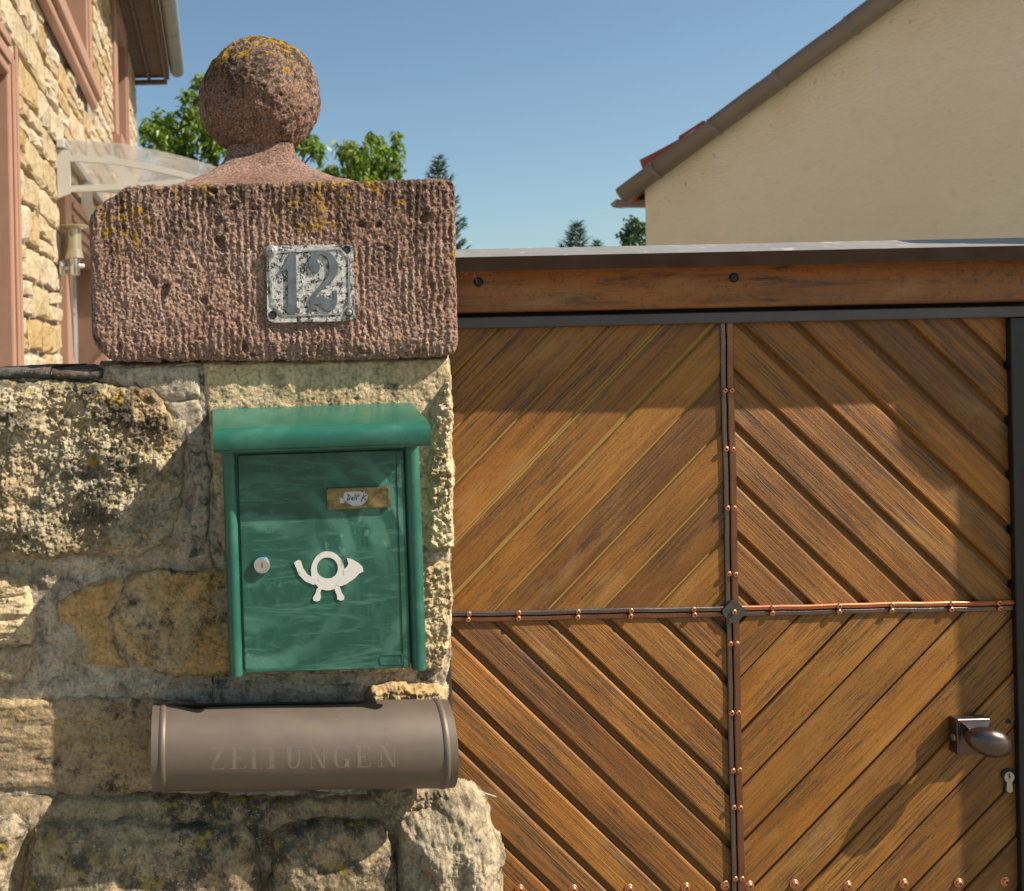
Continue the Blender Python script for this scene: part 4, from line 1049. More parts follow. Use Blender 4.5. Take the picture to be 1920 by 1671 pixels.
# ------------------------------------------------------------------ red sandstone cap with combed tooling
YC0, YC1 = -.023, .50
xa = W(168, 520, YC0)[0]; xb = W(859, 500, YC0)[0]
zt = W(600, 339, YC0)[1]; zbm = W(560, 676, YC0)[1]
N = 430; R0 = .012
e = np.linspace(0, 1, N); st = xa + (xb - xa) * (e - .0 * e)
st = np.concatenate([xa + np.linspace(0, 1, 22)[:-1] ** 2 * .02, np.linspace(xa + .02, xb - .02, N), xb - np.linspace(1, 0, 22)[1:] ** 2 * .02])
def peri(x):
    el, er = x - xa, xb - x; ee = min(el, er)
    ins = R0 - math.sqrt(max(0, R0 * R0 - (R0 - ee) ** 2)) if ee < R0 else 0
    top = zt - .040 * float(np.clip(1 - el / .060, 0, 1)) ** 1.1 - ins
    bot = zbm + .030 * float(np.clip(1 - el / .030, 0, 1)) ** 1.3 + ins + .004 * (1 - float(np.clip(el / .3, 0, 1)))
    yf, yb = YC0 + ins, YC1 - ins
    if er < .03: bot += .006 * (1 - er / .03)
    rc = .009; pts = []
    def arc(cy, cz, a0, a1, n): 
        for i in range(n): 
            a = math.radians(a0 + (a1 - a0) * i / (n - 1)); pts.append((cy + rc * math.cos(a), cz + rc * math.sin(a), math.cos(a), math.sin(a)))
    for t in np.linspace(0, 1, 14)[:-1]: pts.append((yb + (yf + rc - yb) * t, bot, 0, -1))
    arc(yf + rc, bot + rc, 270, 180, 10)
    for t in np.linspace(0, 1, 172)[1:-1]: pts.append((yf, bot + rc + (top - bot - 2 * rc) * t, -1, 0))
    arc(yf + rc, top - rc, 180, 90, 10)
    for t in np.linspace(0, 1, 60)[1:]: pts.append((yf + rc + (yb - yf - rc) * t, top, 0, 1))
    return pts
PR = np.array([peri(x) for x in st])           # stations x perimeter x 4
X = np.repeat(st[:, None], PR.shape[1], 1); Yv, Zv, ny, nz = [PR[:, :, i] for i in range(4)]
fr = np.clip(-ny, 0, 1)
wx = X + .0035 * fbm(X, 0, Zv, .12, 2, 70) + .0008 * fbm(X, 0, Zv, .02, 2, 71)
row = fbm(X * .9, 0, Zv, .03, 3, 79); gr = np.sin(2 * np.pi * (wx + .0022 * sstep(-.05, .05, row)) / .0104) * (1 + .9 * fbm(X * 1.5, 0, Zv * .5, .012, 2, 69))
gm_ = sstep(-.35, .25, fbm(X, Yv, Zv, .10, 2, 72) + .1)
dsp = fr * gr * .0009 * gm_ - .0006
dsp += fbm(X, Yv, Zv, .12, 2, 73) * .0035 + fbm(X, Yv, Zv * .6, .016, 3, 74) * .0024 + fbm(X, Yv, Zv * .8, .0046, 3, 75, .8) * .0018
dsp -= sstep(.40, .62, pn(X / .016, Yv / .016, Zv / .016, 76)) * .0055
dsp -= sstep(.50, .62, pn(X / .030, Yv / .030, Zv / .036, 77)) * .009
lowedge = sstep(.030, .0, Zv - zbm) * fr
dsp -= lowedge * (.004 + .008 * np.clip(fbm(X, 0, 0, .05, 3, 78), -.3, 1))
dsp -= lowedge * dsp * 0
V = np.stack([X, Yv + ny * dsp, Zv + nz * dsp], 2)
# ends shrink a little so the arris is uneven
nxp = PR.shape[1]; nS = len(st)
i = np.arange(nS - 1)[:, None] * nxp + np.arange(nxp - 1)[None, :]
Fc = np.stack([i, i + 1, i + 1 + nxp, i + nxp], 2).reshape(-1, 4).tolist()
Fc += [tuple(range(nxp))[::-1], tuple((nS - 1) * nxp + j for j in range(nxp))]
Fc = [tuple(f[::-1]) for f in Fc]
cap = part('capstone', V.reshape(-1, 3), Fc, MAT['red'], PIL, True)
# ball and neck
bc = P(485, 187, .24); br = 112 / F * 1.74
def lathe_rough(name, prof_fn, n, seg, c, mat, seed, amp, sq=0):
    ts = np.linspace(0, 1, n); r, zz = prof_fn(ts)
    a = np.linspace(0, 2 * np.pi, seg, endpoint=False)
    dr = np.gradient(r); dz = np.gradient(zz); L = np.hypot(dr, dz) + 1e-9; nr, nzv = dz / L, -dr / L
    k = 1.0 if not sq else 1 / (np.abs(np.cos(a)) ** sq + np.abs(np.sin(a)) ** sq) ** (1 / sq)
    X = c[0] + r[:, None] * np.cos(a) * k; Y = c[1] + r[:, None] * np.sin(a) * k; Z = c[2] + zz[:, None] + 0 * a
    d = amp * (fbm(X, Y, Z, .09, 2, seed) * .005 + fbm(X, Y, Z, .022, 3, seed + 1) * .0024 + fbm(X, Y, Z, .0065, 3, seed + 2, .6) * .0013)
    d -= amp * sstep(.42, .6, pn(X / .014, Y / .014, Z / .014, seed + 3)) * .0030
    d -= amp * sstep(.35, .6, pn(X / .035, Y / .035, Z / .035, seed + 4)) * .004 * sstep(.0, .3, pn(X / .08, Y / .08, Z / .08, seed + 6))
    X = X + nr[:, None] * np.cos(a) * d; Y = Y + nr[:, None] * np.sin(a) * d; Z = Z + nzv[:, None] * d
    V = np.stack([X, Y, Z], 2).reshape(-1, 3); Fc = []
    i = np.arange(n - 1)[:, None] * seg; j = np.arange(seg)[None, :]; j2 = (j + 1) % seg
    Fc = np.stack([i + j, i + j2, i + seg + j2, i + seg + j], 2).reshape(-1, 4)
    return part(name, V, Fc, mat, PIL, True)
lathe_rough('finial_ball', lambda t: (br * np.sin(np.pi * (t * .9985 + .0007)), -br * np.cos(np.pi * (t * .9985 + .0007))), 210, 400, bc, MAT['redball'], 80, 1.25)
zn0 = zt - .006 - bc.z; zn1 = -br * .84
def neck(t):
    z_ = zn0 + (zn1 - zn0) * t
    r = .056 + (.245 - .056) * (1 - t) ** 2.1
    return r, z_
lathe_rough('finial_neck', neck, 110, 360, bc, MAT['redball'], 90, .6, 5)

# ------------------------------------------------------------------ house number plate
YP = YC0 - .004
def cr(px, py, ox=480, oy=440, s=9.143): return (ox + px / s, oy + py / s)
def cw(p, Y): return W(p[0], p[1], Y)
nc = P(582, 531, YC0)
def plate_mats():
    m = M('weathered_cast_plate', .55, .35)
    a = m.mix(m.mask(55, .42, .60, 5, .75), (.66, .61, .53), (.40, .38, .34))
    a = m.mix(m.mask(150, .50, .56, 5, .8), a, (.04, .037, .03))
    m.col(a); m.bump(m.noise(160, 5, .75), .0012); m.bump(m.noise(500, 3, .7), .0005); 
    n = M('worn_plate_digit', .45, .6); n.col(n.ramp(n.noise(60, 5, .6), [(.3, (.11, .118, .12)), (.7, (.22, .23, .232))])); n.bump(n.noise(300, 3), .0002)
    r = M('plate_rim', .5, .5); r.col(r.mix(r.mask(90, .52, .6, 5, .7), (.30, .28, .25), (.62, .58, .50))); r.bump(r.noise(200, 4), .0005)
    return m.m, n.m, r.m
MAT['plate'], MAT['digit'], MAT['rim'] = plate_mats()
NP = thing('house_number_plate', 'weathered white and grey metal house number plate reading 12 on the red capstone', 'number plate', nc)
outl = [(500, 466), (505, 461), (650, 458), (661, 462), (663, 470), (666, 594), (662, 600), (655, 602), (512, 605), (504, 601), (501, 594)]
prism('plate', [W(x, y, YP) for x, y in outl], YP, YC0 + .003, MAT['plate'], NP)
# raised rim: octagonal band
inn = [(517, 472), (640, 466), (655, 484), (657, 575), (640, 590), (531, 594), (508, 572), (504, 488)]
cxp = sum(p[0] for p in inn) / 8; cyp = sum(p[1] for p in inn) / 8
bm = bmesh.new()
for k in range(8):
    a, b = inn[k], inn[(k + 1) % 8]; sh = .955
    a2 = (cxp + (a[0] - cxp) * sh, cyp + (a[1] - cyp) * sh); b2 = (cxp + (b[0] - cxp) * sh, cyp + (b[1] - cyp) * sh)
    add_prism(bm, [W(*a, YP), W(*b, YP), W(*b2, YP), W(*a2, YP)], YP - .0012, YP + .001)
bpart('rim', bm, MAT['rim'], NP)
one = [(575, 320), (685, 318), (700, 1240), (748, 1265), (752, 1335), (510, 1335), (518, 1270), (545, 1245), (540, 640), (520, 600), (425, 645), (400, 620), (500, 500)]
two = [(930, 610), (895, 540), (895, 440), (950, 340), (1060, 290), (1160, 278), (1270, 305), (1350, 375), (1395, 480), (1402, 580), (1385, 680), (1330, 765), (1250, 840), (1150, 925), (1060, 1010), (1015, 1085), (1090, 1050), (1170, 1062), (1240, 1100), (1300, 1115), (1325, 1090), (1312, 1010), (1315, 965), (1385, 965), (1392, 1130), (1370, 1225), (1310, 1290), (1240, 1322), (1150, 1275), (1050, 1205), (1003, 1190), (985, 1310), (930, 1290), (918, 1150), (945, 1045), (1045, 930), (1165, 800), (1230, 710), (1250, 600), (1240, 480), (1200, 385), (1130, 345), (1075, 355), (1045, 395), (1050, 440), (1090, 510), (1098, 590), (1065, 645), (1000, 665)]
for nm, pl in (('digit', one), ('digit', two)):
    o = prism(nm, [cw(cr(*p), YP) for p in pl], YP - .0026, YP + .001, MAT['digit'], NP)
    bv = o.modifiers.new('bevel', 'BEVEL'); bv.width = .0004; bv.segments = 1
bp = P(508, 471, YP)
lathe('washer', [(.0085, 0), (.0085, .0016), (.0074, .0024), (.003, .0022)], bp, MAT['rim'], NP)
SMG = screw_mesh('screw', .0042, MAT['rim'])
new_obj('screw', SMG, NP, bp - worldloc(NP) + Vector((0.0006, -.0018, 0)))
for x, y in ((650, 468), (512, 590)):
    lathe('hole', [(.0055, 0), (.0062, .0006), (.0048, .0010), (.0044, .0002), (.002, .0002)], P(x, y, YP), MAT['dark'], NP)
lathe('washer', [(.0062, 0), (.0062, .0012), (.005, .0014)], P(654, 586, YP), MAT['dark'], NP)
new_obj('screw', SMG, NP, P(654, 586, YP - .0012) - worldloc(NP))

# ------------------------------------------------------------------ green mailbox
def green_mat(name, smudge):
    m = M(name, .30, spec=.5)
    base = (.010, .125, .075)
    a = m.mix(m.noise(5, 4, .6), (.009, .060, .038), (.014, .088, .056)) if smudge else m.mix(m.noise(5, 4, .6), (.014, .092, .058), (.022, .125, .082))  # door base darker for its shade, the rest lighter as if sunlit
    if smudge:
        ring = m.n('ShaderNodeTexWave'); ring.wave_type = 'RINGS'; ring.rings_direction = 'SPHERICAL'
        m.l(m.map(loc=(.080, 0.0, .008)), ring.inputs['Vector']); ring.inputs['Scale'].default_value = 9; ring.inputs['Distortion'].default_value = 3.2; ring.inputs['Detail'].default_value = 3; ring.inputs['Detail Scale'].default_value = 2.2
        w = m.ramp(ring.outputs['Fac'], [(.35, 0.0), (.8, 1.0)])
        w = m.math('MULTIPLY', w, m.mask(9, .38, .62, 4, .6))
        w2 = m.ramp(m.noise(1, 6, .7, m.map((9, 9, 60), (0, .35, 0)), .8), [(.50, 0.0), (.66, 1.0)])
        w3 = m.ramp(m.noise(1, 5, .7, m.map((34, 9, 6), (0, -.25, 0)), .6), [(.52, 0.0), (.70, .6)])
        w = m.math('MAXIMUM', m.math('MAXIMUM', w, m.math('MULTIPLY', w2, .8)), m.math('MULTIPLY', w3, .6))
        a = m.mix(m.math('MULTIPLY', w, .55), a, (.11, .28, .19))
        w4 = m.math('MULTIPLY', m.mask(60, .56, .66, 5, .7), m.mask(8, .52, .66, 3))
        a = m.mix(m.math('MULTIPLY', w4, .5), a, (.30, .46, .36))
        m.rough(m.ramp(w, [(0, .34), (1, .6)]))
    else:
        w = m.ramp(m.noise(1, 5, .65, m.map((14, 14, 14)), .6), [(.48, 0.0), (.75, .6)])
        a = m.mix(m.math('MULTIPLY', w, .4), a, (.14, .34, .25)); m.rough(m.ramp(w, [(0, .28), (1, .55)]))
    sp = m.math('MULTIPLY', m.ramp(m.voro(70), [(.05, 1.0), (.09, 0.0)]), m.mask(12, .52, .6, 2))
    a = m.mix(m.math('MULTIPLY', sp, .4), a, (.02, .05, .035))
    m.col(a); m.bump(m.noise(14, 3, .5), .0006); m.bump(m.noise(300, 3, .6), .00008)
    return m.m
MAT['green'] = green_mat('green_enamel', False); MAT['greendoor'] = green_mat('wiped_shaded_green_enamel', True)
YD = -.098
mzc = W(606, 1057, YD)
MB = thing('mailbox', 'green metal mailbox with white post horn on the stone pillar', 'mailbox', (mzc[0], 0, mzc[1]))
zm = 1057
X_ = lambda px, Y=YD: W(px, zm, Y)[0]
Z_ = lambda py, Y=YD: W(606, py, Y)[1]
zb_, zt_ = Z_(1262), Z_(843)
box('body', X_(424), X_(792), -.092, -.004, zb_ + .006, zt_ + .02, MAT['green'], MB, .003)
dl, dr = X_(452), X_(763.5)
box('door', dl, dr, YD, -.0925, Z_(1258), Z_(848), MAT['greendoor'], MB, .0018, 3)
box('door_edge_fold', dr - .0105, dr - .0012, YD - .0012, YD + .0008, Z_(1256), Z_(851), MAT['greendoor'], MB, .0006)
for a, b, dz in ((423.5, 449, 0), (765.5, 794, 0)):
    xm = (X_(a) + X_(b)) / 2; rr = (X_(b) - X_(a)) / 2
    zlo = Z_(1264, -.104); zhi = zt_ + .012
    pr = [(xm + rr * math.cos(t), -.0915 - .0128 * math.sin(t) ** .8 if math.sin(t) > 0 else -.0915) for t in [math.pi * i / 16 for i in range(17)]]
    V = [(x, y, z_) for z_ in (zlo, zlo + .0015, zhi) for x, y in pr]; V = [((x - xm) * (.93 if z_ == zlo else 1) + xm, y, z_) for x, y, z_ in V]
    n_ = len(pr); Fc = [(i * n_ + j, i * n_ + j + 1, (i + 1) * n_ + j + 1, (i + 1) * n_ + j) for i in range(2) for j in range(n_ - 1)] + [tuple(range(n_)), tuple(2 * n_ + j for j in range(n_))[::-1]] + [(0, n_, 2 * n_, 3 * n_ - 1, 2 * n_ - 1, n_ - 1)]
    o = part('side_column', V, Fc, MAT['green'], MB, True)
    bm = bmesh.new(); bm.from_mesh(o.data); bmesh.ops.recalc_face_normals(bm, faces=bm.faces); bm.to_mesh(o.data); bm.free()
    es = o.modifiers.new('edges', 'EDGE_SPLIT'); es.split_angle = math.radians(35)
# rain roof: folded and rolled sheet
YR = -.138
rx0, rx1 = W(403, 815, YR)[0], W(811, 815, YR)[0]
zw = W(600, 760, 0)[1]; zcst = W(606, 798, -.130)[1]; zlip = W(606, 842, YR)[1]
pr = [(.0, zw), (-.112, zcst + .0025), (-.120, zcst + .0008)]
cyr, czr, rr = -.124, zcst - .0145, .0145
pr += [(cyr - rr * math.sin(t), czr + rr * math.cos(t)) for t in [math.pi / 2 * i / 8 for i in range(1, 9)]]
pr += [(-.1385, zlip + .009), (-.1365, zlip + .003), (-.132, zlip), (-.126, zlip + .001)]
th_ = .0014
inner = []
for k, (y, z_) in enumerate(pr):
    a = pr[max(0, k - 1)]; b = pr[min(len(pr) - 1, k + 1)]
    d = Vector((b[0] - a[0], b[1] - a[1])).normalized(); nrm = Vector((-d.y, d.x))
    if nrm.dot(Vector((cyr - y + .0, czr - z_ - .02))) < 0: nrm = -nrm
    inner.append((y + nrm.x * th_, z_ + nrm.y * th_))
loop = pr + inner[::-1]; n_ = len(loop)
V = [(x, y, z_) for x in (rx0, rx1) for y, z_ in loop]
Fc = [(j, (j + 1) % n_, n_ + (j + 1) % n_, n_ + j) for j in range(n_)]
kk = len(pr)
for base_ in (0, n_):
    for j in range(kk - 1): Fc.append((base_ + j, base_ + j + 1, base_ + n_ - 2 - j, base_ + n_ - 1 - j))
rf = part('rain_roof', V, Fc, MAT['green'], MB, True)
bm = bmesh.new(); bm.from_mesh(rf.data); bmesh.ops.recalc_face_normals(bm, faces=bm.faces); bm.to_mesh(rf.data); bm.free()
es = rf.modifiers.new('edges', 'EDGE_SPLIT'); es.split_angle = math.radians(35)
for x0, x1 in ((rx0 + .004, rx0 + .0058), (rx1 - .0058, rx1 - .004)):
    pl = [(y, z_) for y, z_ in inner[:-2]] + [(-.10, zlip + .002), (0, zlip + .002)]
    V = [(x, y, z_) for x in (x0, x1) for y, z_ in pl]; n_ = len(pl)
    part('roof_side', V, [tuple(range(n_)), tuple(range(n_, 2 * n_))[::-1]] + [(j, n_ + j, n_ + (j + 1) % n_, (j + 1) % n_) for j in range(n_)], MAT['green'], MB)
# brass name plate with torn label
def brass():
    m = M('tarnished_brass', .33, .85)
    m.col(m.mix(m.mask(40, .40, .66, 5, .7), (.34, .25, .10), (.10, .085, .045))); m.rough(m.ramp(m.noise(60, 4), [(.3, .25), (.7, .55)])); m.bump(m.noise(90, 3), .0002); return m.m
MAT['brass'] = brass()
MAT['paper'] = plain('torn_paper', (.52, .50, .47), .9, 0, .15, 60, .0003, .3, 200)
MAT['ink'] = plain('pen_ink', (.03, .028, .03), .7)
q = [(613, 919), (616, 915), (728, 913), (732, 916), (733.5, 949), (730, 953), (618, 956), (614, 952)]
BP = prism('name_plate', [W(x, y, YD) for x, y in q], YD - .0042, YD - .0008, MAT['brass'], MB)
bv = BP.modifiers.new('bevel', 'BEVEL'); bv.width = .0014; bv.segments = 2
fr_ = [(616, 919, 730, 914), (616, 950, 730, 947)]
bm = bmesh.new()
for x0_, y0_, x1_, y1_ in fr_:
    add_prism(bm, [W(x0_, y0_, YD), W(x1_, y1_, YD), W(x1_, y1_ + 3.2, YD), W(x0_, y0_ + 3.2, YD)], YD - .0050, YD - .0040)
for x0_, y0_, x1_, y1_ in ((617, 922, 618.5, 950), (727, 918, 728.5, 947)):
    add_prism(bm, [W(x0_, y0_, YD), W(x0_ + 3, y0_, YD), W(x1_ + 3, y1_, YD), W(x1_, y1_, YD)], YD - .00495, YD - .0040)
bpart('plate_frame', bm, MAT['brass'], BP)
cz = lambda x, y: W(580 + x / 9.6, 880 + y / 9.6, YD)
yl = YD - .0042
lab = [(650, 410), (760, 402), (940, 400), (960, 425), (1000, 395), (1010, 420), (985, 450), (1040, 432), (1062, 480), (1040, 560), (990, 620), (940, 650), (880, 668), (800, 662), (740, 630), (680, 590), (640, 560), (622, 500), (630, 440)]
L_ = prism('paper_label', [cz(*p) for p in lab], yl - .0004, yl, MAT['paper'], BP)
prism('paper_scrap', [cz(*p) for p in [(555, 510), (600, 508), (628, 545), (626, 606), (560, 606)]], yl - .0004, yl, MAT['paper'], BP)
def stroke(pts, w=10):
    for a, b in zip(pts[:-1], pts[1:]):
        d = Vector((b[0] - a[0], b[1] - a[1])); 
        if d.length == 0: continue
        d.normalize(); n_ = Vector((-d.y, d.x)) * w / 2; e_ = d * w * .3
        yield [(a[0] - e_.x + n_.x, a[1] - e_.y + n_.y), (b[0] + e_.x + n_.x, b[1] + e_.y + n_.y), (b[0] + e_.x - n_.x, b[1] + e_.y - n_.y), (a[0] - e_.x - n_.x, a[1] - e_.y - n_.y)]
bm = bmesh.new(); k = 0
for s_ in ([(715, 455), (705, 510), (690, 562)], [(690, 455), (725, 460), (745, 490), (735, 530), (690, 564)], [(765, 535), (790, 528), (800, 512), (785, 500), (768, 520), (770, 548), (800, 550)],
           [(835, 450), (830, 500), (822, 550)], [(868, 448), (862, 500), (858, 552)], [(905, 455), (890, 490), (905, 480)], [(985, 455), (965, 520), (940, 582)], [(1040, 460), (1000, 490), (968, 515), (1000, 530), (1030, 560)]):
    for qd in stroke(s_, 13):
        add_prism(bm, [cz(*p) for p in qd], yl - .0006 - k * .000004, yl - .00035); k += 1
bpart('handwriting', bm, MAT['ink'], BP)
# lock
lk = P(491, 1057, YD)
chrome = plain('chrome', (.72, .70, .67), .18, 1.0, .05)
lo_ = lathe('lock', [(.0125, 0), (.0125, .003), (.0112, .0055), (.0085, .0062), (.0082, .0052), (.002, .0052)], lk, chrome, MB, seg=32)
box('key_slot', lk.x - .0008, lk.x + .0008, lk.y - .0056, lk.y - .0048, lk.z - .0035, lk.z + .0035, MAT['dark'], lo_)
# post horn sign
m = M('white_horn_sign', .4); m.col(m.mix(m.mask(50, .55, .63, 5, .7), (.66, .61, .54), (.42, .40, .30))); m.bump(m.noise(100, 3), .0002); MAT['horn'] = m.m
ch = lambda x, y: W(380 + x / 2.984, 740 + y / 2.984, YD)
bm = bmesh.new(); y1, y0 = YD - .0001, YD - .0013
for i_ in range(48):
    a, b = [2 * math.pi * (i_ + t) / 48 for t in (0, 1)]
    o_ = lambda t: ch(698 + 93 * math.cos(t), 986 + 109 * math.sin(t)); n__ = lambda t: ch(697 + 59 * math.cos(t), 970 + 60 * math.sin(t))
    add_prism(bm, [o_(a), o_(b), n__(b), n__(a)], y0, y1)
hs = bpart('post_horn', bm, MAT['horn'], MB)
for nm, pl in (('horn_mouthpiece', [(510, 938), (528, 926), (545, 924), (552, 935), (562, 970), (585, 1005), (632, 1032), (622, 1064), (572, 1042), (536, 1005), (522, 965)]),
               ('horn_bell', [(806, 916), (835, 924), (870, 944), (893, 965), (898, 992), (875, 1002), (850, 1028), (800, 1062), (762, 1074), (745, 1062), (768, 1035), (790, 1010), (786, 980), (806, 965), (815, 945)]),
               ('horn_tassel', [(650, 1072), (666, 1080), (655, 1108), (660, 1130), (652, 1150), (634, 1156), (616, 1150), (614, 1134), (628, 1112), (636, 1086)]),
               ('horn_tassel', [(745, 1066), (765, 1078), (776, 1110), (790, 1132), (786, 1148), (768, 1153), (750, 1146), (748, 1120), (735, 1092)])):
    prism(nm, [ch(*p) for p in pl], y0 - .0003, y1, MAT['horn'], hs)
# embossed opening tab, lower right
tb = [(713, 1229), (752, 1229), (752, 1247), (713, 1247), (709, 1238)]
bm = bmesh.new()
for k in range(5):
    for qd in stroke([tb[k], tb[(k + 1) % 5]], 1.6): add_prism(bm, [W(*p, YD) for p in qd], YD - .0009 - k * .00002, YD - .0001)
bpart('embossed_tab', bm, MAT['greendoor'], MB)
MB.rotation_euler = (0, -math.radians(.75), 0)

# ------------------------------------------------------------------ newspaper tube
def tube_mat():
    m = M('weathered_copper_sheet', .5, .35, .4)
    a = m.mix(m.noise(6, 5, .6, m.map((1, 1, 3))), (.120, .090, .064), (.180, .138, .102))
    a = m.mix(m.math('MULTIPLY', m.mask(16, .56, .68, 5, .65, m.map((1, 1, 2))), .35), a, (.13, .10, .085))
    s = m.ramp(m.voro(95), [(.03, 1.0), (.06, 0.0)]); s = m.math('MULTIPLY', s, m.mask(10, .5, .6, 2)); a = m.mix(m.math('MULTIPLY', s, .7), a, (.50, .44, .38))
    m.col(a); m.rough(m.ramp(m.noise(12, 5, .65, m.map((1, 1, 3))), [(.3, .46), (.7, .62)])); m.bump(m.noise(9, 3, .5), .0010); return m.m
MAT['tube'] = tube_mat(); MAT['tubein'] = plain('dark_tube_inside', (.05, .045, .042), .6, .3)
TR, TY = .0590, -.0625
tz = W(570, 1396, TY)[1] - .0005
tx0, tx1 = -.0965, .3225
NT = thing('newspaper_tube', 'brown metal newspaper roll marked ZEITUNGEN under the green mailbox', 'newspaper holder', ((tx0 + tx1) / 2, 0, tz))
tc = lambda th_, R: (TY - R * math.cos(th_), tz + R * math.sin(th_))
xl, xr_ = tx0 + .0165, tx1 - .0165
def shell(name, x0, x1, a0, a1, Rf, nx, na, mat, th=.0012, notch=None, parent=NT):
    xs2 = np.linspace(x0, x1, nx); A = np.linspace(0, 1, na); V = []; 
    for sgn_ in (0, 1):
        for x in xs2:
            e1 = a1 if notch is None else notch(x)
            for t in A:
                th__ = math.radians(a0 + (e1 - a0) * t); y, z_ = tc(th__, Rf(x) - sgn_ * th); V.append((x, y, z_))
    Fc = []; o = nx * na
    for i_ in range(nx - 1):
        for j in range(na - 1):
            a = i_ * na + j; Fc += [(a, a + 1, a + na + 1, a + na), (o + a, o + a + na, o + a + na + 1, o + a + 1)]
        a = i_ * na; Fc += [(a, a + na, o + a + na, o + a), (a + na - 1, o + a + na - 1, o + a + 2 * na - 1, a + 2 * na - 1)]
    for j in range(na - 1):
        a = j; Fc.append((a, o + a, o + a + 1, a + 1)); a = (nx - 1) * na + j; Fc.append((a, a + 1, o + a + 1, o + a))
    ob = part(name, V, Fc, mat, parent, True)
    es = ob.modifiers.new('edges', 'EDGE_SPLIT'); es.split_angle = math.radians(50); return ob
def notch(x):
    u = (x - xl) / (xr_ - xl)
    return 90 - 9 * sstep(0.0, .12, u) - 5 * sstep(.02, .13, u) * sstep(.17, .13, u) + 6 * sstep(.72, .86, u) + 4 * sstep(.0, .72, u) + 14 * sstep(.70, .80, u)
sb = shell('front_sheet', xl, xr_, -178, 90, lambda x: TR + .0004 * math.sin(x * 31), 60, 60, MAT['tube'], notch=notch)
shell('back_sheet', xl, xr_, 97, 176, lambda x: TR - .001, 2, 20, MAT['tubein'])
for x0, x1 in ((tx0, xl - .003), (xr_ + .003, tx1)): shell('end_band', x0, x1, -178, 176, lambda x: TR, 3, 80, MAT['tube'])
for xc in (xl - .0015, xr_ + .0015): shell('bead', xc - .0045, xc + .0045, -178, 130, lambda x: TR + .0003 + .0017 * math.cos((x - xc) / .0045 * math.pi / 2) ** .9 if abs(x - xc) < .0045 else TR + .0003, 11, 70, MAT['tube'])
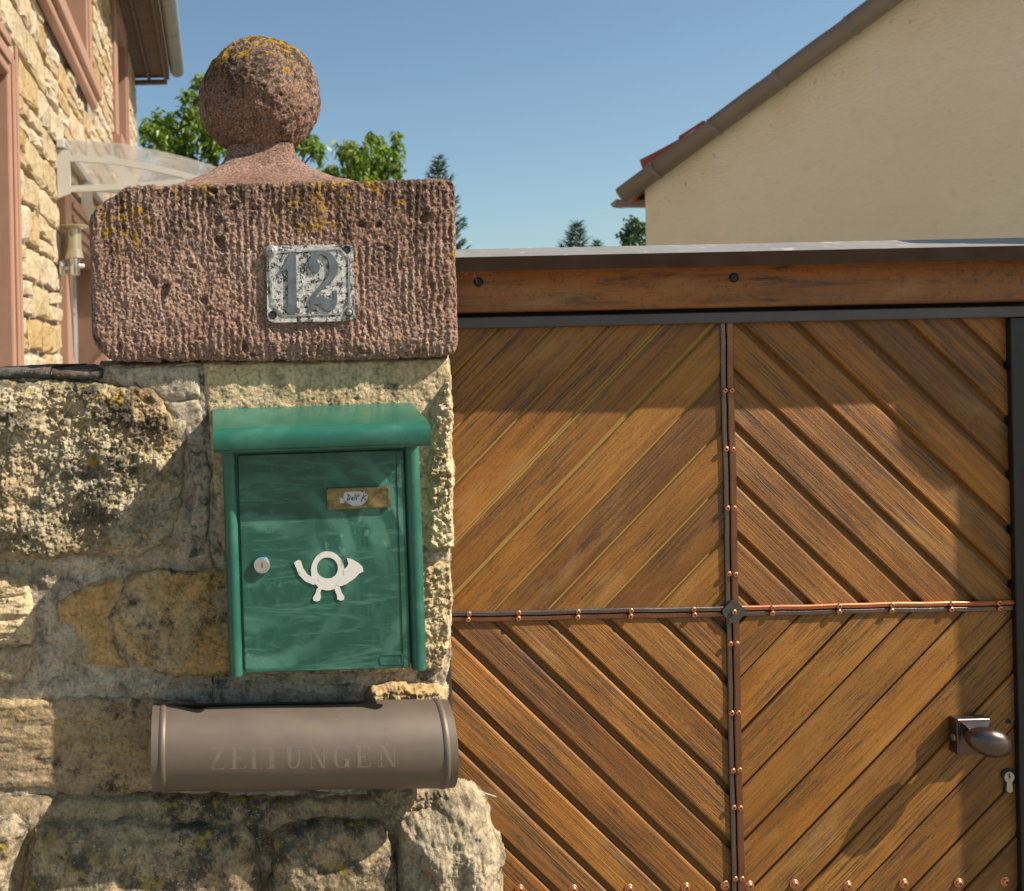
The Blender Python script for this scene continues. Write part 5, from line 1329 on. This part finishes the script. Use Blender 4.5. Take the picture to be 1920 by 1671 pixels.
# lettering ZEITUNGEN: worn serif capitals lying on the curved sheet
def letter(ch_):
    R = lambda a, b, c, d: [(a, c), (b, c), (b, d), (a, d)]
    sf = .05
    if ch_ == 'Z': return [R(.02, .98, .93, 1), R(0, 1, 0, .07), [(.02, .93), (.02, .72), (.08, .93)], [(1, .07), (1, .30), (.93, .07)], [(0, .07), (.30, .07), (.98, .93), (.68, .93)]]
    if ch_ == 'E': return [R(.14, .38, .05, .95), R(0, .95, .93, 1), R(0, 1, 0, .07), R(.38, .66, .47, .53), R(.64, .69, .36, .64), [(.95, .93), (.95, .70), (.88, .93)], [(1, .07), (1, .32), (.92, .07)]]
    if ch_ == 'I': return [R(.22, .78, .05, .95), R(0, 1, .94, 1), R(0, 1, 0, .06)]
    if ch_ == 'T': return [R(.37, .63, .05, .95), R(0, 1, .93, 1), R(.22, .78, 0, .06), [(0, .93), (0, .70), (.07, .93)], [(1, .93), (1, .70), (.93, .93)]]
    if ch_ == 'N': return [R(.10, .16, .04, .98), R(.84, .90, 0, .96), R(0, .30, .95, 1), R(.70, 1, .95, 1), R(0, .27, 0, .05), [(.10, .97), (.34, .97), (.90, 0), (.74, 0)]]
    out = []
    def ring(cx, cy, ro, rh, ri, rhi, a0, a1, n=10):
        for k in range(n):
            a, b = [math.radians(a0 + (a1 - a0) * (k + t) / n) for t in (0, 1)]
            out.append([(cx + ro * math.cos(a), cy + rh * math.sin(a)), (cx + ro * math.cos(b), cy + rh * math.sin(b)), (cx + ri * math.cos(b), cy + rhi * math.sin(b)), (cx + ri * math.cos(a), cy + rhi * math.sin(a))])
    if ch_ == 'U':
        out += [R(.12, .36, .32, .96), R(.80, .86, .32, .96), R(0, .48, .94, 1), R(.66, 1, .94, 1)]; ring(.49, .32, .37, .33, .22, .26, 180, 360); out[-1:] = out[-1:]
        return out
    if ch_ == 'G':
        ring(.5, .5, .5, .52, .27, .46, 45, 335, 20); out += [R(.72, .94, .04, .42), R(.62, 1.04, .38, .43), [(.86, .97), (.90, .97), (.90, .68), (.84, .68)]]
        return out
mt = M('worn_lettering', .55, .1)
wear = mt.mask(70, .30, .52, 5, .7)
zfade = mt.ramp(mt.math('MULTIPLY', mt.math('ADD', mt.sep()[2], .006), 1.0), [(.0, 1.0), (.024, .25)])
mt.col((.44, .37, .29)); mt.l(mt.math('MULTIPLY', mt.math('MULTIPLY', wear, zfade), .28), mt.b.inputs['Alpha'])
th0, th1 = -9.0, 19.0
bm = bmesh.new()
def xf(px): # column of the lettering at the front of the tube
    return W(px, 1420, TY - TR * .99)[0]
for ch_, a, b in zip('ZEITUNGEN', (392, 432, 469, 493, 535, 579, 624, 666, 710), (420, 460, 482, 526, 566, 612, 656, 694, 744)):
    xa_, xb_ = xf(a), xf(b)
    for pl in letter(ch_):
        for k in range(8):
            q = [(p[0], p[1]) for p in pl]
            q = clip_axis(clip_axis(q, 1, k / 8, True), 1, (k + 1) / 8, False)
            if len(q) < 3: continue
            vs = []
            for u, v_ in q:
                y, z_ = tc(math.radians(th0 + (th1 - th0) * v_), TR + .00065); vs.append(bm.verts.new((xa_ + (xb_ - xa_) * u, y, z_)))
            try: bm.faces.new(vs)
            except ValueError: pass
bmesh.ops.recalc_face_normals(bm, faces=bm.faces)
bpart('lettering', bm, mt.m, NT)
NT.rotation_euler = (0, math.radians(.45), 0)

# loose stalk and thread at the right end of the tube
ST = thing('dry_stalk', 'thin pale dry stalk sticking out beside the right end of the newspaper tube', 'stalk', P(905, 1487, .0))
tube('stem', [P(880, 1478, -.01), P(906, 1486, .0), P(930, 1494, .01)], .0006, MAT['web'], ST, 6, [.0003, .0007, .0007])
